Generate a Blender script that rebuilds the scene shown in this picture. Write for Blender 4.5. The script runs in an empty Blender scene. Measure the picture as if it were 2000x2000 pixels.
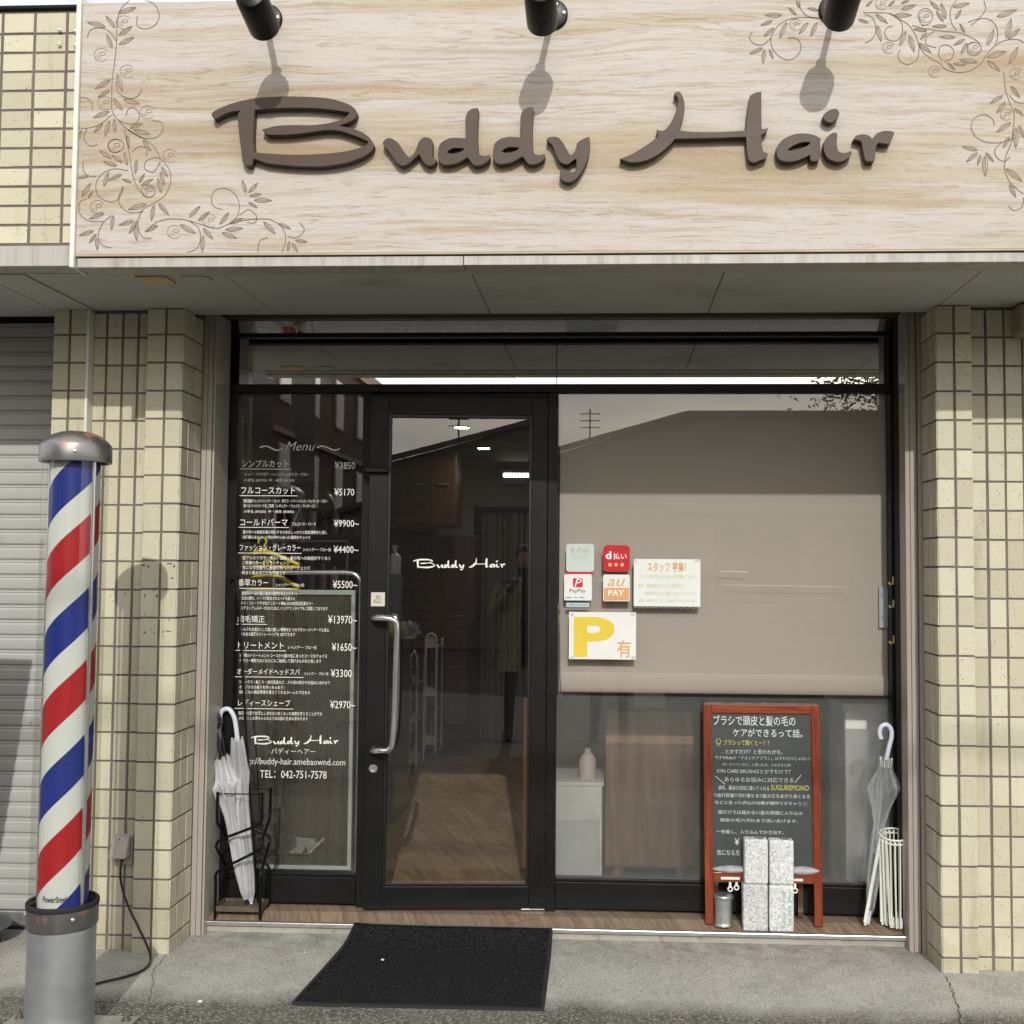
import bpy, bmesh, math, random
import numpy as np
from mathutils import Vector, Matrix
R = math.radians
random.seed(7)
SC = bpy.context.scene
COL = SC.collection

# ------------------------------------------------------------------ camera
F, CX, CY = 2200.0, 1082.1, 993.4            # focal length and principal point for a 2000 px frame
YAW, PITCH, ROLL = R(-2.747), R(2.985), R(.402)
CAM = np.array([0.0, -4.5, 1.5533])
def _rot():
    cy, sy, cp, sp = math.cos(YAW), math.sin(YAW), math.cos(PITCH), math.sin(PITCH)
    f = np.array([sy*cp, cy*cp, sp]); r = np.array([cy, -sy, 0]); u = np.cross(r, f)
    cr, sr = math.cos(ROLL), math.sin(ROLL)
    return np.array([cr*r+sr*u, -sr*r+cr*u, f])
ROT = _rot()
cd = bpy.data.cameras.new('camera'); cam = bpy.data.objects.new('camera', cd); COL.objects.link(cam)
cd.sensor_width = 36; cd.lens = 36*F/2000
cd.shift_x = -(CX-1000)/2000; cd.shift_y = (CY-1000)/2000
cd.clip_start = .01; cd.clip_end = 500
mw = Matrix.Identity(4)
for i in range(3):
    mw[i][0], mw[i][1], mw[i][2], mw[i][3] = ROT[0][i], ROT[1][i], -ROT[2][i], CAM[i]
cam.matrix_world = mw
SC.camera = cam
def ray(px, py):
    return ROT.T @ np.array([(px-CX)/F, -(py-CY)/F, 1.0])
def at(px, py, y=None, z=None):
    """world point seen at pixel (px,py) of the 2000 px photo on the plane y=const or z=const"""
    r = ray(px, py)
    t = (y-CAM[1])/r[1] if y is not None else (z-CAM[2])/r[2]
    return CAM + t*r
def X(px, py, y): return float(at(px, py, y)[0])
def Z(px, py, y): return float(at(px, py, y)[2])

# ------------------------------------------------------------------ light
SUN_EL = math.degrees(math.atan2(.587, math.hypot(1, .12)))
w = bpy.data.worlds.new('World'); SC.world = w; w.use_nodes = True
nt = w.node_tree; nt.nodes.clear()
wo = nt.nodes.new('ShaderNodeOutputWorld'); bg = nt.nodes.new('ShaderNodeBackground')
sky = nt.nodes.new('ShaderNodeTexSky'); sky.sky_type = 'NISHITA'; sky.sun_disc = False
sky.sun_elevation = R(SUN_EL); sky.sun_rotation = R(180-6.8)
sky.air_density = 1.0; sky.dust_density = 2.2; sky.ozone_density = 1.0
# thin cloud veil over the sky
tc = nt.nodes.new('ShaderNodeTexCoord'); mp = nt.nodes.new('ShaderNodeMapping'); mp.inputs['Scale'].default_value = (1.2, 1.2, 5)
cn = nt.nodes.new('ShaderNodeTexNoise'); cn.inputs['Scale'].default_value = 3; cn.inputs['Detail'].default_value = 6
cr = nt.nodes.new('ShaderNodeValToRGB'); cr.color_ramp.elements[0].position = .30; cr.color_ramp.elements[1].position = .62
mx = nt.nodes.new('ShaderNodeMixRGB'); mx.blend_type = 'MIX'; mx.inputs['Color2'].default_value = (12, 12, 11.6, 1)
mu = nt.nodes.new('ShaderNodeMath'); mu.operation = 'MULTIPLY'; mu.inputs[1].default_value = .8
L = nt.links.new
L(tc.outputs['Generated'], mp.inputs[0]); L(mp.outputs[0], cn.inputs[0]); L(cn.outputs['Fac'], cr.inputs[0])
L(cr.outputs[0], mu.inputs[0]); L(mu.outputs[0], mx.inputs['Fac']); L(sky.outputs[0], mx.inputs['Color1'])
L(mx.outputs[0], bg.inputs[0]); L(bg.outputs[0], wo.inputs[0])
bg.inputs[1].default_value = .15
sl = bpy.data.lights.new('sun', 'SUN'); sl.energy = 2.3; sl.angle = R(.6); sl.color = (1, .97, .925)
so = bpy.data.objects.new('sun', sl); COL.objects.link(so)
so.rotation_euler = Vector((-.12, 1, -.587)).to_track_quat('-Z', 'Y').to_euler()
so.location = (3, -12, 9)
SC.view_settings.view_transform = 'Standard'; SC.view_settings.look = 'None'
SC.view_settings.exposure = 0.03; SC.view_settings.gamma = 1
SC.render.engine = 'CYCLES'
SC.cycles.use_denoising = True
SC.cycles.max_bounces = 10; SC.cycles.transparent_max_bounces = 16; SC.cycles.diffuse_bounces = 5
SC.cycles.glossy_bounces = 5; SC.cycles.transmission_bounces = 8
SC.cycles.caustics_reflective = False; SC.cycles.caustics_refractive = True
SC.cycles.sample_clamp_indirect = 6

# ------------------------------------------------------------------ materials
def srgb(r, g, b):
    f = lambda c: (c/255/12.92) if c <= 10 else ((c/255+.055)/1.055)**2.4
    return (f(r), f(g), f(b))
class NT:
    def __init__(s, name):
        s.m = bpy.data.materials.new(name); s.m.use_nodes = True; s.t = s.m.node_tree; s.t.nodes.clear()
        s.out = s.t.nodes.new('ShaderNodeOutputMaterial'); s.n = s.t.nodes.new; s.l = s.t.links.new
        s._pos = None
    def pos(s):
        if s._pos is None: s._pos = s.n('ShaderNodeNewGeometry').outputs['Position']
        return s._pos
    def map(s, scale=(1, 1, 1), loc=(0, 0, 0), rot=(0, 0, 0), src=None):
        m = s.n('ShaderNodeMapping'); m.inputs['Scale'].default_value = scale; m.inputs['Location'].default_value = loc
        m.inputs['Rotation'].default_value = rot
        s.l(src or s.pos(), m.inputs[0]); return m.outputs[0]
    def noise(s, scale, detail=4, rough=.55, src=None, dist=0, out='Fac'):
        n = s.n('ShaderNodeTexNoise'); n.inputs['Scale'].default_value = scale; n.inputs['Detail'].default_value = detail
        n.inputs['Roughness'].default_value = rough; n.inputs['Distortion'].default_value = dist
        s.l(src or s.pos(), n.inputs['Vector']); return n.outputs[out]
    def voro(s, scale, src=None, out='Distance'):
        n = s.n('ShaderNodeTexVoronoi'); n.inputs['Scale'].default_value = scale
        s.l(src or s.pos(), n.inputs['Vector']); return n.outputs[out]
    def ramp(s, fac, *stops):
        r = s.n('ShaderNodeValToRGB'); e = r.color_ramp.elements
        while len(e) < len(stops): e.new(.5)
        for k, (p, c) in enumerate(stops):
            e[k].position = p
            e[k].color = (c, c, c, 1) if not hasattr(c, '__len__') else (*c[:3], 1)
        s.l(fac, r.inputs[0]); return r.outputs[0]
    def mix(s, fac, a, b, mode='MIX'):
        m = s.n('ShaderNodeMixRGB'); m.blend_type = mode
        for i, v in ((0, fac), (1, a), (2, b)):
            if isinstance(v, bpy.types.NodeSocket): s.l(v, m.inputs[i])
            elif i == 0: m.inputs[0].default_value = v
            else: m.inputs[i].default_value = (v, v, v, 1) if not hasattr(v, '__len__') else (*v[:3], 1)
        return m.outputs[0]
    def math(s, op, a, b=0.0, c=None):
        m = s.n('ShaderNodeMath'); m.operation = op
        for i, v in enumerate((a, b) if c is None else (a, b, c)):
            if isinstance(v, bpy.types.NodeSocket): s.l(v, m.inputs[i])
            else: m.inputs[i].default_value = v
        return m.outputs[0]
    def xyz(s, src=None):
        n = s.n('ShaderNodeSeparateXYZ'); s.l(src or s.pos(), n.inputs[0]); return n.outputs
    def attr(s, name):
        n = s.n('ShaderNodeAttribute'); n.attribute_name = name; return n.outputs['Fac']
    def bsdf(s, col, rough=.5, metal=0.0, spec=.5, bump=None, bstr=.3, bdist=.002, coat=0, trans=0, alpha=None, emit=None, estr=0):
        p = s.n('ShaderNodeBsdfPrincipled')
        def put(k, v):
            if isinstance(v, bpy.types.NodeSocket): s.l(v, p.inputs[k])
            elif hasattr(v, '__len__'): p.inputs[k].default_value = (*v[:3], 1)
            else: p.inputs[k].default_value = v
        put('Base Color', col); put('Roughness', rough); put('Metallic', metal); put('Specular IOR Level', spec)
        if coat: put('Coat Weight', coat); p.inputs['Coat Roughness'].default_value = .12
        if trans: put('Transmission Weight', trans)
        if alpha is not None: put('Alpha', alpha)
        if emit is not None: put('Emission Color', emit); put('Emission Strength', estr)
        if bump is not None:
            b = s.n('ShaderNodeBump'); b.inputs['Strength'].default_value = bstr; b.inputs['Distance'].default_value = bdist
            s.l(bump, b.inputs['Height']); s.l(b.outputs[0], p.inputs['Normal'])
        return p.outputs[0]
    def done(s, sh): s.l(sh, s.out.inputs[0]); return s.m
MATS = {}
def simple(name, col, rough=.5, metal=0., var=.12, vs=6., bump=.0, bs=120., spec=.5, dirt=None, coat=0):
    """plain painted or moulded surface with slight colour drift, fine grain and optional dirt"""
    if name in MATS: return MATS[name]
    t = NT(name)
    n = t.noise(vs, 5)
    c = t.mix(t.ramp(n, (.3, 0.), (.7, 1.)), tuple(x*(1-var) for x in col), tuple(min(1, x*(1+var)) for x in col))
    if dirt:
        d = t.ramp(t.noise(dirt[1], 6, .65), (dirt[2], 0.), (dirt[2]+.15, 1.))
        c = t.mix(t.math('MULTIPLY', d, dirt[3]), c, dirt[0])
    b = t.noise(bs, 3) if bump else None
    rr = t.math('ADD', rough-.06, t.math('MULTIPLY', t.noise(vs*4, 3), .12))
    MATS[name] = t.done(t.bsdf(c, rr, metal, spec, b, bump, coat=coat)); return MATS[name]

def mat_tile(name='tile_glaze'):
    t = NT(name)
    rnd = t.attr('rnd')
    base = t.mix(rnd, srgb(186, 182, 157), srgb(212, 209, 184))
    base = t.mix(t.ramp(t.noise(2.2, 5), (.35, 0.), (.75, .55)), base, srgb(194, 184, 156))
    v = t.voro(85.0)
    pick = t.noise(26, 2)
    sp = t.math('MULTIPLY', t.ramp(v, (.16, 1.), (.24, 0.)), t.ramp(pick, (.52, 0.), (.58, 1.)))
    v2 = t.voro(170.0)
    sp2 = t.math('MULTIPLY', t.ramp(v2, (.16, 1.), (.26, 0.)), t.ramp(t.noise(33, 2), (.5, 0.), (.56, .7)))
    c = t.mix(t.math('MULTIPLY', sp, .75), base, srgb(96, 78, 50))
    c = t.mix(t.math('MULTIPLY', sp2, .6), c, srgb(120, 100, 66))
    c = t.mix(t.ramp(t.noise(1, 5, .65, src=t.map((16, 16, 1.6))), (.56, 0.), (.74, .45)), c, srgb(150, 140, 112))
    wav = t.noise(16, 2)
    z = t.xyz()[2]
    grime = t.math('MULTIPLY', t.ramp(z, (0., 1.), (.32, 0.)), t.ramp(t.noise(9, 5), (.3, 0.), (.7, .55)))
    c = t.mix(grime, c, srgb(140, 126, 98))
    rr = t.math('ADD', .2, t.math('MULTIPLY', t.noise(20, 4), .3))
    return t.done(t.bsdf(c, rr, 0, .5, wav, .22, .004))
def mat_wood_sign():
    t = NT('whitewashed_wood_print')
    warp = t.n('ShaderNodeVectorMath'); warp.operation = 'ADD'
    wn = t.n('ShaderNodeVectorMath'); wn.operation = 'SCALE'; wn.inputs[3].default_value = .10
    t.l(t.noise(2.2, 3, src=t.map((.55, 1, 1.6)), out='Color'), wn.inputs[0]); t.l(wn.outputs[0], warp.inputs[0]); t.l(t.pos(), warp.inputs[1])
    P = warp.outputs[0]
    band = t.noise(1.0, 3, .5, src=t.map((.36, 1, 5.2), src=P))
    band2 = t.noise(1.0, 5, .6, src=t.map((1.1, 1, 17), (4, 0, 2), src=P))
    fine = t.noise(1.0, 6, .7, src=t.map((2.6, 1, 75), (1, 0, 9), src=P))
    grain = t.noise(1.0, 5, .7, src=t.map((7, 1, 120), src=P))
    cont = t.math('FRACT', t.math('MULTIPLY', t.noise(1.0, 3, .5, src=t.map((.7, 1, 10), (3, 0, 5), src=P)), 22.0))
    etch = t.noise(1.0, 6, .75, src=t.map((26, 1, 90), src=P))
    mott = t.noise(70, 5, .7)
    c = t.ramp(band, (.34, srgb(197, 182, 156)), (.42, srgb(210, 199, 180)), (.47, srgb(221, 216, 212)), (.55, srgb(220, 214, 209)), (.60, srgb(207, 194, 170)), (.70, srgb(188, 168, 138)))
    c = t.mix(t.ramp(band2, (.44, 0.), (.60, .45)), c, srgb(226, 221, 219))
    c = t.mix(t.ramp(t.noise(1.0, 5, .6, src=t.map((.8, 1, 24), (7, 0, 3), src=P)), (.56, 0.), (.70, .70)), c, srgb(186, 162, 130))
    c = t.mix(t.ramp(fine, (.52, 0.), (.66, .45)), c, srgb(180, 156, 126))
    c = t.mix(t.math('MULTIPLY', t.ramp(cont, (.0, 0.), (.14, .6), (.34, 0.)), t.ramp(band, (.44, 1.), (.50, .12))), c, srgb(172, 148, 116))
    c = t.mix(t.ramp(grain, (.35, .5), (.45, 0.)), c, srgb(164, 144, 120))
    c = t.mix(t.ramp(etch, (.36, .28), (.46, 0.)), c, srgb(184, 168, 148))
    c = t.mix(t.ramp(mott, (.52, 0.), (.62, .16)), c, srgb(232, 228, 220))
    c = t.mix(1.0, c, (.74, .725, .69), 'MULTIPLY')
    return t.done(t.bsdf(c, .6, 0, .25, etch, .12, .0012))
def mat_stripe(x0, y0, zoff, lead, rad):
    t = NT('barber_stripe')
    x, y, z = t.xyz()
    ang = t.math('ARCTAN2', t.math('SUBTRACT', x, x0), t.math('MULTIPLY', t.math('SUBTRACT', y, y0), -1.0))
    u = t.math('SUBTRACT', t.math('DIVIDE', t.math('SUBTRACT', z, zoff), lead), t.math('DIVIDE', ang, 2*math.pi))
    u = t.math('FRACT', t.math('ADD', u, 20.0))
    r = t.n('ShaderNodeValToRGB'); r.color_ramp.interpolation = 'CONSTANT'; e = r.color_ramp.elements
    W, B, RD = srgb(206, 210, 206), srgb(24, 44, 128), srgb(168, 24, 32)
    e[0].position = 0; e[0].color = (*RD, 1); e[1].position = .273; e[1].color = (*W, 1)
    for p, c in ((.485, B), (.762, W)):
        q = e.new(p); q.color = (*c, 1)
    t.l(u, r.inputs[0])
    c = t.mix(t.ramp(t.noise(140, 4), (.55, 0.), (.85, .08)), r.outputs[0], (.5, .48, .45))
    sc = t.math('MULTIPLY', t.ramp(t.noise(1.0, 5, .8, src=t.map((30, 30, 160), rot=(0, .35, 0))), (.66, 0.), (.70, 1.)), t.ramp(z, (.45, .6), (.62, 0.)))
    c = t.mix(sc, c, (.62, .55, .52))
    return t.done(t.bsdf(c, .42, 0, .4))
def mat_steel(name, col, rough, rust=None, vs=8, brush=(60, 60, 6)):
    t = NT(name)
    n = t.noise(1, 5, .6, src=t.map(brush)); m = t.noise(vs, 6, .65)
    c = t.mix(t.ramp(m, (.3, 0.), (.7, 1.)), tuple(q*.72 for q in col), col)
    c = t.mix(t.ramp(n, (.4, 0.), (.7, .35)), c, tuple(min(1, q*1.2) for q in col))
    met = .85
    rr = t.math('ADD', rough-.08, t.math('MULTIPLY', m, .2))
    if rust:
        z0, z1, amt = rust
        z = t.xyz()[2]
        f = t.math('MULTIPLY', t.ramp(t.noise(11, 6, .7), (.5-amt, 0.), (.58-amt, 1.)), t.ramp(t.math('DIVIDE', t.math('SUBTRACT', z, z0), z1-z0), (0., 0.), (1., 1.)))
        rc = t.mix(t.noise(60, 4), srgb(120, 58, 22), srgb(182, 106, 58))
        c = t.mix(f, c, rc); met = t.math('SUBTRACT', .85, t.math('MULTIPLY', f, .85)); rr = t.math('ADD', rr, t.math('MULTIPLY', f, .3))
    return t.done(t.bsdf(c, rr, met, .5, n, .05, .0008))
def mat_ground():
    t = NT('concrete_apron')
    x, y, z = t.xyz()
    edge = t.math('ADD', y, t.math('MULTIPLY', t.math('SUBTRACT', t.noise(2.5, 5, .6), .5), .35))
    asp = t.ramp(edge, (0., 1.), (1., 0.))
    asp = t.ramp(t.math('ADD', t.math('MULTIPLY', edge, 2.6), 1.62), (.35, 1.), (.75, 0.))     # dark worn surface away from the wall
    n1 = t.noise(3.2, 6, .65); n2 = t.noise(240, 3, .7); n3 = t.noise(14, 6, .7)
    con = t.ramp(n1, (.3, srgb(166, 164, 156)), (.55, srgb(188, 186, 177)), (.75, srgb(200, 197, 187)))
    con = t.mix(t.ramp(n3, (.45, 0.), (.75, .45)), con, srgb(134, 131, 122))
    con = t.mix(t.ramp(n2, (.38, .75), (.52, 0.)), con, srgb(84, 82, 76))
    con = t.mix(t.ramp(t.noise(75, 4, .75), (.36, .5), (.47, 0.)), con, srgb(112, 110, 103))
    gv_ = t.voro(95.0); gc_ = t.xyz(t.voro(95.0, out='Color'))
    con = t.mix(t.math('MULTIPLY', t.ramp(gc_[0], (.82, 0.), (.85, .5)), t.ramp(gv_, (.30, 1.), (.45, 0.))), con, srgb(214, 211, 200))
    con = t.mix(t.math('MULTIPLY', t.ramp(gc_[1], (.80, 0.), (.83, .5)), t.ramp(gv_, (.30, 1.), (.45, 0.))), con, srgb(84, 82, 76))
    con = t.mix(t.ramp(t.noise(190, 2), (.58, 0.), (.66, .7)), con, srgb(222, 219, 208))
    v = t.voro(105.0); vc = t.voro(105.0, out='Color')
    stone = t.mix(t.xyz(vc)[0], srgb(66, 64, 58), srgb(176, 172, 160))
    a = t.mix(t.ramp(v, (.25, 0.), (.55, .8)), stone, srgb(70, 68, 62))
    a = t.mix(t.math('MULTIPLY', t.ramp(t.xyz(vc)[1], (.90, 0.), (.94, 1.)), t.ramp(v, (.2, 1.), (.35, 0.))), a, srgb(205, 203, 192))
    a = t.mix(t.ramp(t.noise(1.7, 4), (.35, 0.), (.7, .5)), a, srgb(128, 125, 116))
    c = t.mix(asp, con, a)
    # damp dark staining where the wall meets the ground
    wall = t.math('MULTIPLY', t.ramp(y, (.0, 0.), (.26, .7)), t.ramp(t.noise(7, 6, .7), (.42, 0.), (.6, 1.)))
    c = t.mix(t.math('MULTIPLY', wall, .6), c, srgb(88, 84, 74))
    bump = t.mix(asp, n2, v)
    return t.done(t.bsdf(c, .88, 0, .25, bump, .5, .003))
def mat_asphalt():
    t = NT('road_asphalt')
    v = t.voro(120.0, out='Color'); n = t.noise(.6, 5)
    c = t.mix(t.xyz(v)[0], srgb(58, 57, 54), srgb(112, 110, 104))
    c = t.mix(t.ramp(n, (.35, 0.), (.7, .5)), c, srgb(96, 94, 90))
    return t.done(t.bsdf(c, .85, 0, .3))
def mat_planks(name, c1, c2, c3, rot=0., w=.15, l=.9, rough=.45):
    t = NT(name)
    P = t.map((1, 1, 1), rot=(0, 0, rot))
    b = t.n('ShaderNodeTexBrick'); b.inputs['Scale'].default_value = 1; b.inputs['Brick Width'].default_value = l; b.inputs['Row Height'].default_value = w
    b.inputs['Mortar Size'].default_value = .0015; b.inputs['Color1'].default_value = (*c1, 1); b.inputs['Color2'].default_value = (*c2, 1); b.inputs['Mortar'].default_value = (*[q*.35 for q in c1], 1)
    b.offset = .4
    t.l(P, b.inputs['Vector'])
    g = t.noise(1, 6, .65, src=t.map((3, 34, 3), src=P), dist=1.2)
    g2 = t.noise(1, 4, .6, src=t.map((10, 160, 10), src=P), dist=.4)
    c = t.mix(t.ramp(g, (.42, 0.), (.62, .7)), b.outputs['Color'], c3)
    c = t.mix(t.ramp(g2, (.5, 0.), (.7, .35)), c, tuple(q*.5 for q in c3))
    return t.done(t.bsdf(c, rough, 0, .4, g2, .08, .001))
def mat_wood(name, c1, c2, axis=2, rough=.35, coat=.3, worn=None, scale=1):
    t = NT(name)
    s = [46*scale]*3; s[axis] = 3.5*scale
    g = t.noise(1, 6, .6, src=t.map(tuple(s)), dist=.8)
    s2 = [9*scale]*3; s2[axis] = 1.1*scale
    g2 = t.noise(1, 3, .5, src=t.map(tuple(s2)))
    c = t.mix(t.ramp(g, (.32, 0.), (.68, 1.)), c1, c2)
    c = t.mix(t.ramp(g2, (.4, 0.), (.7, .5)), c, tuple(q*.55 for q in c1))
    if worn:
        c = t.mix(t.ramp(t.noise(75, 5, .75), (.67, 0.), (.71, 1.)), c, worn)
    return t.done(t.bsdf(c, rough, 0, .5, g, .05, .001, coat=coat))
def mat_glass(name, refl, tint=(.94, .96, .95), wob=.0):
    """single pane: part mirror, part clear; stays open to sunlight"""
    t = NT(name)
    g = t.n('ShaderNodeBsdfGlossy'); g.inputs['Roughness'].default_value = .0; g.inputs['Color'].default_value = (1, 1, 1, 1)
    tr = t.n('ShaderNodeBsdfTransparent'); tr.inputs['Color'].default_value = (*tint, 1)
    lw = t.n('ShaderNodeLayerWeight'); lw.inputs['Blend'].default_value = .25
    fac = t.math('ADD', refl, t.math('MULTIPLY', t.math('POWER', lw.outputs['Facing'], 4.0), 1-refl))
    if wob:
        b = t.n('ShaderNodeBump'); b.inputs['Strength'].default_value = wob; b.inputs['Distance'].default_value = .01
        t.l(t.noise(1.6, 2), b.inputs['Height']); t.l(b.outputs[0], g.inputs['Normal'])
    m = t.n('ShaderNodeMixShader'); t.l(fac, m.inputs[0]); t.l(tr.outputs[0], m.inputs[1]); t.l(g.outputs[0], m.inputs[2])
    return t.done(m.outputs[0])
def mat_frost(name):
    t = NT(name)
    rf = t.n('ShaderNodeBsdfRefraction'); rf.inputs['Roughness'].default_value = .15; rf.inputs['IOR'].default_value = 1.12; rf.inputs['Color'].default_value = (.96, .96, .95, 1)
    tr = t.n('ShaderNodeBsdfTransparent'); tr.inputs['Color'].default_value = (.96, .96, .95, 1)
    df = t.n('ShaderNodeBsdfDiffuse'); df.inputs['Color'].default_value = (.7, .74, .72, 1)
    a = t.n('ShaderNodeMixShader'); a.inputs[0].default_value = .18; t.l(rf.outputs[0], a.inputs[1]); t.l(tr.outputs[0], a.inputs[2])
    b = t.n('ShaderNodeMixShader'); b.inputs[0].default_value = .085; t.l(a.outputs[0], b.inputs[1]); t.l(df.outputs[0], b.inputs[2])
    return t.done(b.outputs[0])
def mat_film(name, clear=.55, col=(.86, .88, .88), rough=.12):
    """creased clear or milky plastic sheet that lets part of the light through"""
    t = NT(name)
    n = t.noise(26, 3, .5, src=t.map((1, 1, .22)))
    b = t.n('ShaderNodeBump'); b.inputs['Strength'].default_value = .55; b.inputs['Distance'].default_value = .006; t.l(n, b.inputs['Height'])
    d = t.n('ShaderNodeBsdfPrincipled'); d.inputs['Base Color'].default_value = (*col, 1); d.inputs['Roughness'].default_value = rough; d.inputs['Specular IOR Level'].default_value = .9
    t.l(b.outputs[0], d.inputs['Normal'])
    tl = t.n('ShaderNodeBsdfTranslucent'); tl.inputs['Color'].default_value = (*col, 1)
    dt = t.n('ShaderNodeMixShader'); dt.inputs[0].default_value = .35; t.l(d.outputs[0], dt.inputs[1]); t.l(tl.outputs[0], dt.inputs[2])
    tr = t.n('ShaderNodeBsdfTransparent'); tr.inputs['Color'].default_value = (.95, .96, .96, 1)
    m = t.n('ShaderNodeMixShader'); t.l(t.ramp(n, (.35, 1-clear+.12), (.65, 1-clear-.10)), m.inputs[0]); t.l(tr.outputs[0], m.inputs[1]); t.l(dt.outputs[0], m.inputs[2])
    return t.done(m.outputs[0])
def mat_tube(name):
    t = NT(name)
    g = t.n('ShaderNodeBsdfGlossy'); g.inputs['Roughness'].default_value = .06; g.inputs['Color'].default_value = (.9, .9, .9, 1)
    tr = t.n('ShaderNodeBsdfTransparent'); tr.inputs['Color'].default_value = (.93, .93, .90, 1)
    lw = t.n('ShaderNodeLayerWeight'); lw.inputs['Blend'].default_value = .2
    m = t.n('ShaderNodeMixShader'); t.l(t.math('ADD', .05, t.math('MULTIPLY', t.math('POWER', lw.outputs['Facing'], 2.2), .55)), m.inputs[0])
    t.l(tr.outputs[0], m.inputs[1]); t.l(g.outputs[0], m.inputs[2])
    return t.done(m.outputs[0])
def mat_blind():
    t = NT('blind_fabric')
    a = t.noise(1, 2, src=t.map((500, 1, 40))); b = t.noise(1, 2, src=t.map((40, 1, 500)))
    c = t.mix(t.math('MULTIPLY', t.math('ADD', a, b), .3), srgb(182, 172, 161), srgb(196, 186, 174))
    d = t.bsdf(c, .9, 0, .1)
    tl = t.n('ShaderNodeBsdfTranslucent'); tl.inputs['Color'].default_value = (.5, .45, .38, 1)
    m = t.n('ShaderNodeMixShader'); m.inputs[0].default_value = .12; t.l(d, m.inputs[1]); t.l(tl.outputs[0], m.inputs[2])
    return t.done(m.outputs[0])
def mat_speck(name, base, dark, light, scale=240, rough=.85):
    t = NT(name)
    v = t.voro(scale, out='Color'); s = t.xyz(v)[0]
    c = t.ramp(s, (.0, dark), (.14, dark), (.2, base), (.72, base), (.8, light))
    c = t.mix(t.ramp(t.noise(9, 4), (.4, 0.), (.75, .3)), c, tuple(q*.7 for q in base))
    return t.done(t.bsdf(c, rough, 0, .3, t.noise(scale*.8, 3), .6, .003))
def mat_mat():
    t = NT('mat_pile')
    n = t.noise(120, 5, .8); m = t.noise(30, 4, .6)
    c = t.mix(t.ramp(n, (.42, 0.), (.62, 1.)), srgb(6, 6, 7), srgb(62, 62, 64))
    c = t.mix(t.ramp(m, (.45, 0.), (.7, .4)), c, srgb(26, 27, 28))
    v = t.voro(70.0); vc = t.xyz(t.voro(70.0, out='Color'))[0]
    c = t.mix(t.math('MULTIPLY', t.ramp(vc, (.965, 0.), (.97, 1.)), t.ramp(v, (.08, 1.), (.12, 0.))), c, srgb(170, 165, 150))
    return t.done(t.bsdf(c, .95, 0, .1, n, 1.0, .006))
def mat_emit(name, col, s):
    t = NT(name); return t.done(t.bsdf(col, .4, emit=col, estr=s))
def mat_scuffed(name, col, rough, scuff, z0=.05, z1=.3, amt=.66):
    t = NT(name)
    z = t.xyz()[2]
    n = t.noise(1, 5, .75, src=t.map((55, 55, 130)))
    f = t.math('MULTIPLY', t.ramp(n, (amt, 0.), (amt+.03, 1.)), t.ramp(t.math('DIVIDE', t.math('SUBTRACT', z, z0), z1-z0), (0., .9), (1., .0)))
    m = t.noise(5, 5)
    c = t.mix(t.ramp(m, (.3, 0.), (.7, 1.)), tuple(q*.75 for q in col), tuple(q*1.25 for q in col))
    c = t.mix(f, c, scuff)
    rr = t.math('ADD', rough-.1, t.math('MULTIPLY', t.noise(12, 5), .22))
    return t.done(t.bsdf(c, rr, 0, .25))
def mat_trim():
    t = NT('fascia_metal')
    s = t.noise(1, 5, .7, src=t.map((26, 26, 2.5)))
    c = t.mix(t.ramp(s, (.45, 0.), (.75, .65)), srgb(180, 178, 170), srgb(116, 108, 94))
    return t.done(t.bsdf(c, .45, 0, .5))

G = {}
G['tile'] = mat_tile()
G['grout'] = simple('grout', srgb(112, 105, 97), .9, var=.15, vs=14, bump=.3)
G['soffit'] = simple('soffit_board', srgb(180, 180, 177), .8, var=.06, vs=3, dirt=(srgb(110, 104, 92), 2.2, .56, .35))
G['groove'] = simple('dark_joint', srgb(38, 34, 30), .9)
G['trim'] = mat_trim()
G['trimside'] = simple('white_trim', srgb(222, 222, 214), .4, var=.05, vs=8, dirt=(srgb(150, 142, 126), 30, .6, .5))
G['jamb'] = simple('beige_aluminium', srgb(168, 162, 150), .42, var=.04, vs=3)
G['jamb2'] = simple('pinkish_aluminium', srgb(166, 157, 148), .42, var=.04, vs=3)
G['frame'] = mat_scuffed('black_frame', srgb(19, 19, 20), .42, srgb(150, 146, 136), .07, .32, .68)
G['framed'] = simple('black_frame_inner', srgb(14, 14, 15), .4)
G['glass'] = mat_glass('shop_glass', .10, (.965, .97, .965), .006)
G['mirror'] = mat_glass('mirror_film_glass', .60, (.10, .11, .11), .004)
G['blind'] = mat_blind()
G['white_ink'] = simple('white_vinyl', srgb(236, 236, 230), .6, var=.02)
G['letter'] = simple('bronze_letter', srgb(76, 62, 52), .5, var=.1, vs=5, spec=.3)
G['ink'] = simple('vine_ink', srgb(122, 106, 92), .7, var=.2, vs=30)
G['black_metal'] = simple('black_paint', srgb(9, 10, 11), .35, var=.1, spec=.22)
G['chrome'] = mat_steel('chrome', (.78, .78, .77), .14)
G['black_plastic'] = simple('black_plastic', srgb(22, 22, 24), .45)
G['rubber'] = simple('black_rubber', srgb(30, 29, 28), .8)
G['white_plastic'] = simple('white_plastic', srgb(222, 224, 212), .4, var=.05)
G['grey_plastic'] = simple('grey_plastic', srgb(172, 166, 156), .55, var=.06, dirt=(srgb(96, 90, 80), 18, .55, .4))
G['wall_in'] = simple('interior_wall', srgb(150, 142, 128), .9)
G['ceil_in'] = simple('interior_ceiling', srgb(120, 114, 104), .9)
G['vinyl'] = mat_planks('vinyl_floor', srgb(150, 132, 112), srgb(138, 120, 100), srgb(102, 84, 68), R(68), .13, 1.1)
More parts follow.
